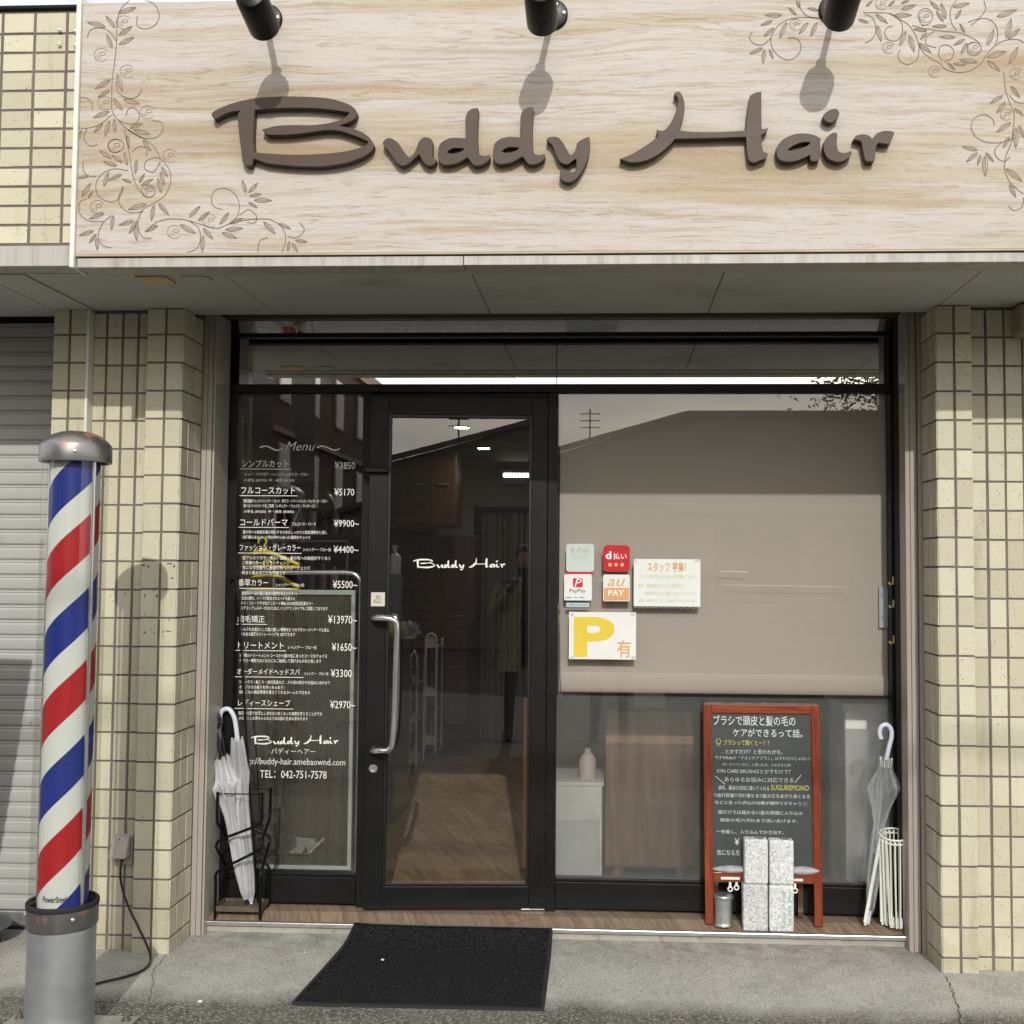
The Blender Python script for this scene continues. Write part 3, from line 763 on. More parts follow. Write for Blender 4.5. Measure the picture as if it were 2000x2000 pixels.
d.box(0, gl0, -.04, 0, zb, zt_); d.box(gl1, W_, -.04, 0, zb, zt_)
d.box(gl0, gl1, -.0395, -.0005, zb, gz0); d.box(gl0, gl1, -.0395, -.0005, gz1, zt_)
door = d.build('door', G['frame'], bld, bevel=.002)
d = DMB(); d.add([(gl0-.004, -.02, gz0-.004), (gl1+.004, -.02, gz0-.004), (gl1+.004, -.02, gz1+.004), (gl0-.004, -.02, gz1+.004)], [(0, 1, 2, 3)]); d.build('door_glass', G['glass'], door)
d = DMB()
for a, b, c, e in ((gl0, gl0+.012, gz0, gz1), (gl1-.012, gl1, gz0, gz1), (gl0+.012, gl1-.012, gz0, gz0+.012), (gl0+.012, gl1-.012, gz1-.012, gz1)):
    d.box(a, b, -.014, -.003, c, e)
d.build('glazing_bead', G['framed'], door, bevel=.001)
def dp(px, py, off): u, z = dloc(px, py, off); return (u, off, z)
d = DMB()
pts = [dp(731, 1208, -.002), dp(731, 1208, .03), dp(737, 1207, .055), dp(752, 1207, .062), dp(768, 1211, .062), dp(775, 1224, .062), dp(773, 1300, .062), dp(770, 1400, .062), dp(766, 1452, .062), dp(757, 1465, .062), dp(742, 1466, .060), dp(730, 1467, .045), dp(727, 1467, -.002)]
d.tube(spline(pts, 5), .0125, 14)
d.build('pull_handle', G['chrome'], door, smooth=60)
d = DMB()
pts = [dp(745, 1205, -.042), dp(762, 1207, -.09), dp(776, 1224, -.09), dp(774, 1400, -.09), dp(762, 1462, -.09), dp(748, 1462, -.042)]
d.tube(spline(pts, 5), .0125, 12); d.build('inner_handle', G['chrome'], door, smooth=60)
u, z = dloc(729, 1501); d = DMB(); d.fn = None
d.lathe(dw(u, 0, z), [(.019, 0), (.019, .004), (.016, .007), (.011, .007), (.010, .003), (.0001, .003)], 24, axis=nd)
d.build('lock_cylinder', G['chrome'], door, smooth=40)
# rivets in the leaf corners
for px, py in ((734, 786), (734, 797), (766, 785), (766, 797)):
    d = DMB(); d.fn = None; u, z = dloc(px, py); d.lathe(dw(u, 0, z), [(.004, 0), (.003, .0015), (.0001, .002)], 8, axis=nd); d.build('rivet', G['black_metal'], door)
# latch guard bridging leaf and post
d = DMB(); u0, z0 = dloc(759, 924); u1, z1 = dloc(713, 912); d.box(u0, u1, -.002, .024, z0, z1); d.build('latch_guard', G['black_metal'], door, bevel=.004)
# pivot at the foot of the hinge stile
d = DMB(); d.box(.0, .10, -.03, -.004, .0765, .0825); d.build('floor_pivot', G['galv'], door, bevel=.001)

# ------------------------------------------------------------------ the shop's own lettering, drawn once and used on sign and glass
def crop(ox, oy, s, pts): return [(ox+a*s, oy+b*s) for a, b in pts]
k1, k2, k3, k4, k5 = 360/1932, 250/1932, 250/1932, 330/1932, 280/1932
B_out = crop(400, 170, k1, [(105, 345), (78, 302), (95, 262), (250, 190), (430, 140), (600, 115), (800, 103), (1000, 105), (1180, 112), (1330, 130), (1480, 175), (1560, 220), (1592, 270), (1580, 320), (1540, 355), (1400, 412), (1530, 435), (1640, 475), (1720, 530), (1765, 595), (1768, 635), (1730, 685), (1650, 735), (1500, 790), (1300, 825), (1100, 833), (850, 820), (660, 798), (620, 785), (510, 748), (495, 815), (470, 825), (435, 820), (405, 790), (395, 750), (385, 650), (365, 500), (350, 300), (388, 253), (340, 250), (260, 265), (180, 300)])
B_in = crop(400, 170, k1, [(522, 240), (700, 226), (900, 218), (1150, 222), (1350, 240), (1530, 268), (1480, 318), (1420, 350), (1300, 383), (1150, 403), (1000, 405), (850, 405), (740, 415), (605, 450), (640, 485), (680, 500), (850, 500), (1000, 488), (1200, 460), (1300, 450), (1420, 460), (1560, 505), (1650, 540), (1722, 577), (1690, 612), (1600, 650), (1400, 690), (1100, 712), (800, 710), (520, 690), (506, 560), (512, 400)])
u_out = crop(730, 190, k2, [(145, 690), (160, 660), (200, 628), (250, 625), (310, 650), (370, 700), (420, 770), (480, 860), (540, 920), (590, 880), (630, 820), (660, 740), (690, 670), (740, 620), (790, 612), (850, 625), (878, 655), (885, 700), (885, 800), (890, 900), (938, 945), (940, 970), (920, 1000), (860, 1028), (810, 1025), (760, 985), (720, 920), (690, 858), (640, 900), (560, 975), (500, 1015), (430, 1033), (380, 1010), (330, 960), (250, 840), (150, 720)])
d_out = crop(730, 190, k2, [(1000, 720), (1050, 670), (1130, 632), (1230, 618), (1388, 628), (1393, 560), (1390, 430), (1390, 330), (1410, 250), (1450, 200), (1520, 172), (1570, 172), (1578, 200), (1570, 350), (1562, 500), (1565, 700), (1582, 850), (1630, 885), (1690, 892), (1740, 878), (1755, 900), (1740, 945), (1680, 995), (1600, 1025), (1520, 1023), (1480, 990), (1420, 905), (1350, 945), (1250, 995), (1130, 1018), (1050, 1015), (1010, 990), (980, 920), (975, 850), (985, 770)])
d_in = crop(730, 190, k2, [(1095, 838), (1140, 795), (1190, 773), (1240, 765), (1375, 775), (1340, 815), (1250, 848), (1160, 856)])
y_out = crop(940, 190, k3, [(990, 650), (1010, 618), (1060, 605), (1150, 610), (1210, 665), (1260, 740), (1310, 835), (1345, 890), (1400, 845), (1430, 790), (1445, 715), (1470, 680), (1530, 640), (1610, 605), (1632, 625), (1637, 700), (1630, 800), (1610, 900), (1570, 1010), (1500, 1140), (1440, 1220), (1370, 1270), (1310, 1282), (1250, 1265), (1200, 1225), (1190, 1190), (1195, 1095), (1230, 1090), (1290, 1110), (1360, 1135), (1430, 1125), (1440, 1050), (1440, 925), (1390, 950), (1310, 1010), (1250, 1005), (1190, 970), (1140, 890), (1100, 780), (1070, 720), (1030, 680)])
H_out = crop(1190, 170, k4, [(130, 825), (230, 785), (350, 720), (470, 640), (565, 560), (545, 530), (545, 492), (590, 505), (640, 492), (700, 420), (750, 320), (780, 230), (790, 150), (775, 110), (745, 85), (755, 65), (790, 60), (815, 75), (845, 140), (858, 220), (850, 310), (825, 400), (800, 500), (900, 515), (1100, 522), (1300, 518), (1560, 505), (1575, 380), (1590, 220), (1610, 105), (1660, 75), (1735, 58), (1735, 300), (1737, 485), (1780, 485), (1812, 470), (1795, 510), (1735, 550), (1735, 620), (1750, 720), (1775, 750), (1810, 765), (1790, 810), (1730, 835), (1660, 862), (1620, 855), (1590, 820), (1575, 700), (1565, 570), (1400, 575), (1100, 585), (750, 592), (700, 650), (600, 740), (500, 805), (380, 850), (260, 862), (200, 850)])
a_out = crop(1490, 200, k5, [(182, 650), (200, 590), (270, 510), (380, 450), (500, 425), (620, 430), (720, 460), (775, 495), (765, 560), (768, 660), (772, 720), (755, 770), (720, 790), (660, 790), (640, 770), (635, 705), (560, 745), (450, 785), (350, 800), (250, 785), (200, 740)])
a_in = crop(1490, 200, k5, [(322, 652), (380, 600), (470, 555), (560, 535), (652, 540), (600, 590), (520, 622), (400, 652)])
i_out = crop(1490, 200, k5, [(820, 560), (840, 510), (890, 450), (940, 420), (990, 415), (998, 450), (990, 520), (995, 600), (1010, 660), (1060, 685), (1130, 682), (1185, 660), (1190, 690), (1165, 735), (1100, 780), (1020, 800), (940, 785), (870, 745), (835, 680), (820, 620)])
i_dot = crop(1490, 200, k5, [(810, 200), (830, 160), (880, 120), (940, 97), (990, 97), (1020, 130), (1022, 170), (1000, 215), (930, 268), (870, 265), (830, 235)])
r_out = crop(1490, 200, k5, [(1225, 500), (1250, 460), (1320, 438), (1390, 440), (1440, 465), (1475, 498), (1520, 440), (1580, 405), (1660, 390), (1740, 397), (1765, 412), (1740, 480), (1700, 560), (1640, 558), (1560, 545), (1530, 570), (1515, 660), (1500, 780), (1480, 795), (1400, 795), (1375, 760), (1350, 640), (1330, 540), (1290, 510)])
sh = lambda pts, dx, dy: [(a+dx, b+dy) for a, b in pts]
LETTERS = [[B_out, B_in], [u_out], [d_out, d_in], [sh(d_out, 107.3, -1.7), sh(d_in, 107.3, -1.7)], [y_out], [H_out], [a_out, a_in], [i_out, i_dot], [r_out]]
SMOOTHED = [[[tuple(p) for p in soft([(a, b, 0) for a, b in lp])] for lp in lt] for lt in LETTERS]

# ------------------------------------------------------------------ signboard
sx0, sx1, sz0, sz1 = -1.8625, 2.6, 2.6325, 3.534
sign = thing('signboard', (.3, YS, sz0), 'long whitewashed wood-grain signboard over the shop front with raised bronze lettering and vines', 'signboard')
b = MB(); b.box(sx0, sx1, YS, YS+.09, sz0, sz1); b.build('sign_panel', mat_wood_sign(), sign, bevel=.002)
b = MB(); b.box(sx0, sx1, YS-.001, YS+.02, sz0-.006, sz0-.0005); b.build('sign_bottom_edge', simple('sign_edge', srgb(176, 158, 130), .5), sign)
for k, lt in enumerate(SMOOTHED):
    loops = [[(X(a, c, YS-.03), Z(a, c, YS-.03)) for a, c, *_ in lp] for lp in lt]
    V, Fc = curve_mesh(loops, .0150, .0010)
    b = MB(); b.add([(u, YS-.0170-dd, v) for u, v, dd in V], Fc)
    b.build('letter', G['letter'], sign, smooth=35)
# vine ornament printed on the panel
vb = MB(); YV = YS-.0008
def vines(ox, oy, s, stems, leaves, buds):
    def W(p): return (X(ox+p[0]*s, oy+p[1]*s, YV), Z(ox+p[0]*s, oy+p[1]*s, YV))
    for st_ in stems:
        P = spline([(a, b_, 0) for a, b_ in st_], 6); ribbon(vb, [W(p) for p in P], .0030, YV)
    for a, b_, c, d_ in leaves:
        p, q = W((a, b_)), W((c, d_)); dx, dz = q[0]-p[0], q[1]-p[1]; ln_ = math.hypot(dx, dz); nx_, nz_ = -dz/ln_, dx/ln_
        up, lo = [], []
        for i in range(9):
            t = i/8; wd = math.sin(math.pi*t**.85)*ln_*.125; cx, cz = p[0]+dx*t, p[1]+dz*t
            up.append((cx+nx_*wd, cz+nz_*wd)); lo.append((cx-nx_*wd, cz-nz_*wd))
        mid = [((u_[0]*.62+l_[0]*.38), (u_[1]*.62+l_[1]*.38)) for u_, l_ in zip(up, lo)]
        ribbon(vb, up, .0022, YV); ribbon(vb, lo, .0022, YV); ribbon(vb, mid, .0014, YV-.0002)
        vb.cur = 1
        V = []
        for m_, l_ in zip(mid, lo): V += [(m_[0], YV+.0003, m_[1]), (l_[0], YV+.0003, l_[1])]
        vb.add(V, [(2*i, 2*i+1, 2*i+3, 2*i+2) for i in range(8)])
        vb.cur = 0
    for a, b_ in buds:
        for r_, ax_, n_ in ((38, .85, 20), (16, .5, 14)):
            ang = [2*math.pi*(.12 if r_ > 20 else 0)+i*2*math.pi*(.8 if r_ > 20 else 1)/n_ for i in range(n_+1)]
            ribbon(vb, [W((a+(8 if r_ < 20 else 0)+r_*math.cos(t), b_-(6 if r_ < 20 else 0)+r_*ax_*1.1*math.sin(t))) for t in ang], .0016, YV)
        for t in (-10, 0, 10): ribbon(vb, [W((a-14+t, b_+4)), W((a-18+t*1.3, b_+26))], .0014, YV)
vines(0, 0, 700/1932, [
 [(700, 0), (650, 50), (632, 120), (628, 230), (618, 330), (605, 430), (602, 530), (605, 600), (640, 650), (690, 700), (770, 745), (830, 790), (865, 855)],
 [(670, 700), (690, 790), (700, 850), (715, 940), (740, 1010), (790, 1060), (830, 1050), (832, 1015), (800, 1003), (780, 1025)],
 [(865, 870), (830, 925), (785, 915), (780, 880), (810, 855), (860, 855), (910, 910), (920, 980), (890, 1050), (830, 1095), (770, 1130), (745, 1190), (750, 1250), (780, 1285), (815, 1285)],
 [(780, 1250), (850, 1195), (930, 1180), (1020, 1190), (1100, 1215), (1170, 1230), (1240, 1205), (1300, 1190), (1390, 1180), (1460, 1185), (1520, 1225), (1540, 1290), (1520, 1362)],
 [(1195, 1130), (1150, 1110), (1140, 1060), (1170, 1020), (1220, 1018), (1270, 1050), (1290, 1110), (1275, 1170), (1230, 1210)],
 [(1550, 1275), (1600, 1280), (1640, 1240), (1615, 1198)], [(1020, 1190), (1070, 1230), (1080, 1290), (1060, 1340), (1010, 1360)],
 [(1445, 1280), (1400, 1300), (1390, 1360)], [(690, 920), (620, 910), (560, 930), (520, 980), (525, 1050), (580, 1085), (630, 1080), (660, 1030), (655, 1000)],
 [(520, 950), (480, 950), (450, 920), (447, 870)], [(772, 1140), (700, 1145), (650, 1110), (640, 1060), (665, 1010)],
 [(560, 1195), (480, 1190), (430, 1150), (430, 1090), (470, 1070)], [(600, 1335), (550, 1320), (530, 1270), (550, 1210), (600, 1160)],
 [(470, 200), (490, 160), (540, 150), (590, 170), (625, 220)], [(620, 440), (640, 500), (690, 530), (740, 520), (765, 480)],
 [(740, 85), (740, 140), (790, 155), (840, 130), (858, 80), (830, 20), (780, 2)], [(640, 650), (700, 668), (742, 655), (750, 610), (720, 580), (690, 590), (678, 625)],
 [(690, 700), (760, 740), (830, 745), (875, 710), (870, 660), (820, 648)], [(600, 620), (540, 670), (470, 690), (425, 690)], [(470, 690), (452, 740), (480, 785), (525, 780)],
 [(790, 840), (790, 800), (750, 790), (710, 820)], [(580, 785), (600, 755), (650, 755), (668, 785), (645, 815), (600, 818), (580, 785)],
 [(1290, 1160), (1340, 1130), (1380, 1160), (1375, 1200), (1330, 1200)], [(425, 525), (470, 530), (497, 560), (495, 595)]],
 [(620, 150, 570, 85), (640, 70, 735, 40), (570, 145, 470, 120), (640, 190, 715, 140), (605, 260, 575, 185), (640, 240, 725, 200), (595, 430, 510, 480), (630, 400, 660, 495), (590, 485, 525, 525), (610, 530, 660, 595), (665, 535, 755, 560), (590, 600, 500, 635), (590, 650, 565, 735), (615, 640, 620, 715), (555, 665, 505, 715), (700, 690, 770, 665), (720, 700, 810, 725), (770, 755, 815, 815), (685, 730, 695, 795), (600, 855, 535, 810), (660, 875, 600, 835), (630, 895, 555, 870), (685, 890, 670, 820), (730, 935, 735, 860), (750, 985, 780, 935), (760, 1000, 825, 965), (655, 940, 585, 970), (560, 1005, 585, 925), (710, 985, 660, 965), (475, 950, 418, 960), (440, 1060, 490, 985), (475, 1070, 500, 1030), (870, 900, 905, 955), (865, 925, 885, 1000), (870, 1040, 850, 960), (790, 1100, 690, 1130), (830, 1105, 815, 1190), (855, 1095, 910, 1160), (560, 1150, 480, 1180), (610, 1160, 600, 1240), (720, 1190, 640, 1215), (730, 1210, 737, 1300), (740, 1190, 695, 1260), (850, 1215, 785, 1250), (505, 1245, 425, 1270), (520, 1260, 480, 1310), (520, 1280, 525, 1350), (970, 1210, 1055, 1260), (1020, 1170, 1080, 1110), (1070, 1190, 1130, 1140), (1095, 1230, 1148, 1290), (1195, 1255, 1278, 1285), (1215, 1240, 1310, 1230), (1185, 1210, 1235, 1145), (1245, 1205, 1310, 1175), (1325, 1040, 1305, 968), (1340, 1040, 1390, 985), (1345, 1058, 1410, 1045), (1370, 1080, 1465, 1080), (1340, 1090, 1388, 1122), (1420, 1195, 1485, 1262), (1505, 1205, 1568, 1235), (1590, 1295, 1658, 1305), (1560, 1300, 1550, 1358), (1575, 1310, 1605, 1360), (1095, 1270, 1090, 1360), (420, 755, 440, 700)],
 [(545, 295), (685, 385), (565, 555), (795, 605), (622, 787), (800, 1030), (915, 840), (525, 1115), (1130, 1190), (940, 1250), (665, 120)])
vines(1400, 0, 600/1932, [
 [(520, 2), (530, 60), (580, 105), (660, 120)], [(650, 112), (520, 110), (430, 130), (370, 180), (340, 250), (360, 320), (420, 370), (480, 370), (525, 320), (520, 260), (480, 238), (445, 242)],
 [(340, 240), (290, 280), (235, 275), (205, 235), (225, 200)], [(920, 78), (1020, 80), (1090, 85), (1150, 120), (1210, 160), (1250, 220), (1270, 280), (1300, 330), (1350, 370), (1395, 390)],
 [(930, 85), (985, 120), (1000, 200), (970, 250), (930, 270)], [(1090, 85), (1160, 140), (1165, 210), (1130, 255), (1080, 250), (1055, 210), (1070, 175), (1105, 165)],
 [(1275, 290), (1260, 370), (1200, 405), (1150, 380), (1140, 340), (1155, 315)], [(1230, 160), (1310, 180), (1420, 195), (1520, 205), (1590, 230), (1650, 270), (1660, 320), (1620, 350), (1580, 330), (1580, 280), (1620, 262)],
 [(1300, 165), (1275, 130), (1270, 80), (1310, 52), (1350, 75), (1355, 120), (1325, 155), (1290, 158)], [(1420, 385), (1395, 340), (1410, 290), (1455, 285), (1490, 320), (1475, 370), (1430, 388)],
 [(1395, 390), (1440, 435), (1510, 455), (1590, 445), (1660, 400), (1700, 340), (1760, 280), (1830, 250), (1900, 250), (1932, 270)], [(1510, 2), (1470, 60), (1475, 140), (1510, 190)],
 [(1680, 2), (1690, 60), (1650, 115), (1600, 160)], [(1580, 140), (1640, 120), (1710, 120), (1760, 170), (1765, 240), (1750, 280)],
 [(1805, 450), (1815, 560), (1840, 640), (1870, 720), (1865, 800), (1850, 900), (1820, 980), (1810, 1060), (1840, 1140), (1890, 1190), (1930, 1220)],
 [(1870, 870), (1790, 895), (1700, 895), (1630, 860), (1600, 800), (1620, 745), (1680, 720), (1735, 750), (1745, 790)], [(1840, 600), (1880, 640), (1932, 650)],
 [(1930, 1240), (1920, 1300), (1870, 1325), (1835, 1295)], [(1790, 895), (1750, 940), (1760, 990), (1810, 1015), (1845, 985)], [(1370, 195), (1320, 230), (1320, 280), (1380, 300)]],
 [(410, 95, 300, 95), (500, 95, 450, 45), (350, 130, 275, 160), (360, 175, 295, 230), (440, 140, 395, 240), (575, 140, 515, 215), (630, 140, 590, 230), (520, 50, 500, 2), (640, 65, 570, 50), (290, 300, 205, 340), (300, 310, 290, 400), (330, 310, 355, 372), (890, 120, 955, 145), (940, 40, 980, 2), (1000, 90, 1075, 147), (1010, 160, 1032, 262), (1115, 95, 1228, 95), (1160, 60, 1255, 30), (1190, 195, 1150, 290), (1210, 220, 1242, 328), (1270, 270, 1350, 335), (1320, 195, 1238, 180), (1320, 205, 1280, 250), (1400, 65, 1340, 5), (1425, 135, 1380, 70), (1440, 120, 1410, 18), (1500, 120, 1540, 58), (1485, 45, 1592, 20), (1445, 165, 1355, 165), (1500, 235, 1398, 230), (1560, 245, 1490, 285), (1575, 270, 1535, 340), (1560, 205, 1528, 148), (1640, 390, 1525, 375), (1570, 405, 1485, 400), (1450, 395, 1500, 440), (1700, 285, 1745, 183), (1700, 360, 1822, 322), (1700, 380, 1782, 448), (1760, 105, 1888, 62), (1820, 240, 1852, 115), (1830, 245, 1908, 178), (1840, 400, 1897, 292), (1850, 540, 1905, 615), (1800, 600, 1718, 650), (1815, 640, 1758, 712), (1870, 680, 1930, 728), (1850, 770, 1758, 832), (1880, 800, 1880, 932), (1900, 790, 1930, 865), (1840, 860, 1800, 930), (1640, 945, 1540, 920), (1640, 960, 1568, 1020), (1660, 975, 1640, 1040), (1685, 980, 1688, 1112), (1690, 960, 1742, 1018), (1820, 1060, 1922, 1142), (1840, 1160, 1882, 1242), (1080, 40, 1120, 2), (1160, 20, 1210, 2)],
 [(495, 155), (1080, 300), (1370, 450), (1880, 465), (1820, 720), (1035, 25), (1312, 105), (1620, 300)])
vb.build('vine_ornament', [G['ink'], simple('vine_leaf_ink', srgb(160, 144, 126), .7, var=.15, vs=40)], sign)

# ------------------------------------------------------------------ spotlights on the sign
def spotlight(bx, hx, label):
    zb_ = 3.462
    t = thing('spotlight', (bx, YS, zb_), label, 'spotlight', 'black spotlights along the signboard')
    m = MB(); m.lathe((bx, YS, zb_), [(.054, 0), (.054, .008), (.050, .014), (.03, .018), (.0001, .018)], 32, axis=(0, -1, 0)); m.build('mount_plate', G['black_metal'], t, smooth=40)
    for dx, dz in ((.014, .030), (.014, -.030), (-.030, .0), (.040, .0)):
        m = MB(); m.lathe((bx+dx, YS-.0165, zb_+dz), [(.0075, 0), (.0075, .002), (.0055, .005), (.0001, .006)], 12, axis=(0, -1, 0)); m.build('bolt', G['chrome'], t, smooth=40)
    k_ = Vector((hx, YS-.205, 3.342))
    m = MB(); m.tube([(bx, YS-.016, zb_), (bx*.75+hx*.25, YS-.06, zb_-.025), (hx, YS-.165, 3.365)], .011, 10); m.tube([(bx, YS-.016, zb_), (bx, YS-.035, zb_-.006)], .02, 12)
    m.build('arm', G['black_metal'], t, smooth=50)
    m = MB(); m.tube([(hx, YS-.15, 3.372), (hx, YS-.185, 3.355)], .017, 12); m.box(hx-.014, hx+.014, YS-.19, YS-.175, 3.345, 3.385); m.build('knuckle', G['black_metal'], t, smooth=50)
    ax_ = Vector((0, -1, .22)).normalized(); c0 = Vector((hx, YS-.20, 3.333))
    m = MB(); m.lathe(c0, [(.040, .006), (.047, .0), (.0505, .002), (.0515, .012), (.0515, .145), (.046, .160), (.030, .166), (.0001, .168)], 36, axis=ax_)
    m.build('lamp_head', G['black_metal'], t, smooth=35)
    m = MB(); m.lathe(c0, [(.040, .006), (.0001, .012)], 36, axis=ax_); m.build('lens', simple('lamp_lens', srgb(150, 150, 145), .2), t)
spotlight(-1.200, -1.145, 'black spotlight above the capital B of the sign, leaning left')
spotlight(-.200, -.222, 'black spotlight above the second d of the sign, hanging straight down')
spotlight(.765, .738, 'black spotlight at the edge of the right vine ornament on the sign')
# ------------------------------------------------------------------ lettering on the glass and door
def logo(mb, x0, y0, s, fn):
    """flat copy of the shop lettering; sign pixel -> glass pixel"""
    for lt in SMOOTHED:
        V, Fc = curve_mesh([[fn(x0+(a-414.6)*s, y0+(c-179)*s) for a, c, *_ in lp] for lp in lt])
        yield V, Fc
d = DMB()
for V, Fc in logo(None, 807, 1090, .1351, lambda a, c: dloc(a, c, -.016)):
    d.add([(u, -.0165, z) for u, z, _ in V], Fc)
d.build('door_lettering', G['white_ink'], door)
YM = YG-.0042
m = MB()
for V, Fc in logo(None, 490, 1435.4, .1283, lambda a, c: (X(a, c, YM), Z(a, c, YM))):
    m.add([(u, YM, z) for u, z, _ in V], Fc)
def squig(x0, x1, yc, amp):
    P = [(x0+(x1-x0)*t/20, yc-amp*math.sin(t/20*2*math.pi*.95+.1)*(1 if t < 11 else 1.15)) for t in range(21)]
    ribbon(m, [(X(a, c, YM), Z(a, c, YM)) for a, c in P], .0048, YM)
squig(507, 551, 875, 3.6); squig(619, 664, 875, 3.6)
wpx(m, 'Menu', 558, 615, 863, 880, YM, shear=.35, bold=-.01)
MENU = [
 ('シンプルカット', 472, 563.5, 898.4, 912.9, 916, 469, 569), ('¥3850', 654, 693.5, 902, 916), ('カット・えり付け・シャンプーor顔そり・ブロー', 477.6, 604, 923, 930), ('小学生 (¥2970)  中・高生 (¥3300)', 477, 575, 934.6, 942),
 ('フルコースカット', 471, 576, 951, 965, 968, 467.7, 580.7), ('¥5170', 653, 692, 954, 968), ('頭皮頭髪チェックシャンプー・カット・顔そり・トリートメント・マッサージ・ブロー', 475.6, 639.7, 975, 982), ('選べる３つのコースをご用意（レギュラー・フェイス・マッサージ）', 475.6, 615, 984.5, 991.5), ('小学生 (¥3520)  中・高生 (¥3850)', 475.6, 574, 996, 1003),
 ('コールドパーマ', 469, 561.5, 1013, 1027, 1029.8, 466, 564.6), ('フルコース・パーマ', 570, 617, 1020, 1027), ('¥9900~', 652, 701, 1015, 1029), ('髪の毛への負担を最小限にするためにしっかりと前処理剤を使用し', 474.5, 639, 1036, 1042.8), ('何種類もあるパーマ液の中から合った薬剤をチョイス', 474, 606, 1046, 1052.8),
 ('ファッション・グレーカラー', 468, 587, 1063, 1076, 1080, 465, 589), ('シャンプー・ブロー別', 592, 646, 1070, 1077), ('¥4400~', 651.5, 700, 1066, 1080), ('低アルカリカラー導入！頭皮・髪の毛への負担がすくなく', 473.5, 645, 1086, 1093.6), ('ご希望の色へとカラーチェンジ', 473, 565.6, 1095.6, 1102.7), ('気になる白髪もご希望の色へカラーチェンジ', 473.5, 606, 1105, 1112.6), ('明るく染めることも可能です', 472.5, 558, 1115, 1122.5),
 ('香草カラー', 466, 524, 1131, 1144.6, 1149, 466.7, 570), ('シャンプー・ブロー別', 538, 593.5, 1139, 1146), ('¥5500~', 650, 698, 1134, 1149), ('香草カラーは☆髪と頭皮の健康を考えたカラー♪', 472, 580, 1155, 1163), ('王妃の輝き、ハーブが配合されたヘナを超えた', 471.5, 576.5, 1165, 1172), ('ハリ・コシ・ツヤが出てリピート率86.3%の自然派和漢カラー', 471, 612, 1174.6, 1182), ('ジアミンアレルギーの方のためにノンジアミンタイプもご用意しております', 471, 640, 1184.4, 1191.7),
 ('縮毛矯正', 464, 517, 1202, 1215.6, 1219, 461.5, 522), ('¥13970~', 640.7, 697, 1202, 1218), ('シルクを主成分とした髪に優しい薬剤を使うのでダメージヘアーでも安心', 470.6, 643, 1226, 1233.4), ('艶のある綺麗なストレートヘアを GETできます', 469.5, 576.5, 1235, 1242.5),
 ('トリートメント', 465, 554, 1254, 1267, 1270.3, 460, 559), ('シャンプー・ブロー別', 562, 618, 1261, 1268), ('¥1650~', 648, 696, 1256, 1271.5), ('3種類のトリートメントコースから髪の毛にあったコースをチョイス', 468, 639, 1277, 1284.4), ('持続力・補修力はどなたにもご納得して頂けるものを使用します', 468, 627.7, 1287, 1294.2),
 ('オーダーメイドヘッドスパ', 463, 585.6, 1305.6, 1318, 1321.7, 459, 593), ('シャンプー・ブロー別', 593.8, 641, 1312.4, 1319.2), ('¥3300', 646, 687, 1307, 1322.6), ('リラックス・肩こり・血行促進など…その日の気分やお悩みに合わせて', 467, 644.8, 1329, 1336.2), ('オリジナルの香りを作っちゃおう！', 467, 555, 1338.6, 1346), ('他店にない頭皮環境を整えてくれるホームケア付き☆', 466.7, 606, 1348.4, 1355.7),
 ('レディースシェーブ', 465, 567, 1366, 1379.6, 1383.4, 458, 573), ('¥2970~', 644.8, 693.7, 1368.6, 1383.7), ('毎日のお顔では落としきれない白くなった角質を落とすことができ', 465.6, 628.8, 1390, 1397.2), ('ぷるんとした赤ちゃんのようなお肌に生まれ変わります', 465.6, 601.5, 1399.6, 1406.6),
 ('バディーヘアー', 530, 616, 1461.5, 1473), ('http://buddy-hair.amebaownd.com', 471, 674.5, 1481, 1497.5), ('TEL：042-751-7578', 507.5, 638, 1505, 1520)]
for e in MENU:
    wpx(m, e[0], e[1], e[2], e[3], e[4], YM, bold=.006 if e[4]-e[3] < 9 else .002)
    if len(e) > 5:
        p, q = at(e[6], e[5], YM), at(e[7], e[5], YM)
        m.box(p[0], q[0], YM, YM+.0004, p[2]-.0013, p[2]+.0013)
m.build('menu_lettering', G['white_ink'], menu)

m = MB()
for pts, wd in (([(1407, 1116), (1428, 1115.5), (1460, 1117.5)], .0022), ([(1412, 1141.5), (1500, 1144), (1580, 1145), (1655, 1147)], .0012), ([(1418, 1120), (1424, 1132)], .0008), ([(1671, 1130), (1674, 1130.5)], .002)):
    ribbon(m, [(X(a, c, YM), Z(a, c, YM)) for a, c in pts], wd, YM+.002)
m.build('scratch_glints', simple('glint_paint', srgb(214, 208, 196), .6), disp)  # light glints along scratches in the glass, painted as thin pale lines

def flat_sheet(name, x0, x1, y0, y1, y, label, cat, mat=None, thick=.001, r=0., group=None, curl=0.):
    """thin sheet or sticker read in the photo between pixels x0..x1, y0..y1 on the plane y; returns its own object and px->(x,z)"""
    p, q = at(x0, y0, y), at(x1, y1, y); m = MB()
    if r: m.prism(rrect(p[0], q[0], q[2], p[2], r), y, y+thick)
    else: m.box(p[0], q[0], y, y+thick, q[2], p[2])
    return m
def sticker(name, pl, parts, label, cat, group=None):
    x0, x1, y0, y1, y, th, r, mat = pl
    c = at((x0+x1)/2, y1, y); t = thing(name, c, label, cat, group)
    flat_sheet(name, x0, x1, y0, y1, y, None, None, None, th, r).build('sheet', mat, t)
    for nm, mat_, fnc in parts:
        m = MB(); fnc(m); m.build(nm, mat_, t)
    return t
YP = YG-.0046; yt = YP-.0009
def W(px, py, y=None): y = YP-.0009 if y is None else y; return (X(px, py, y), Z(px, py, y))
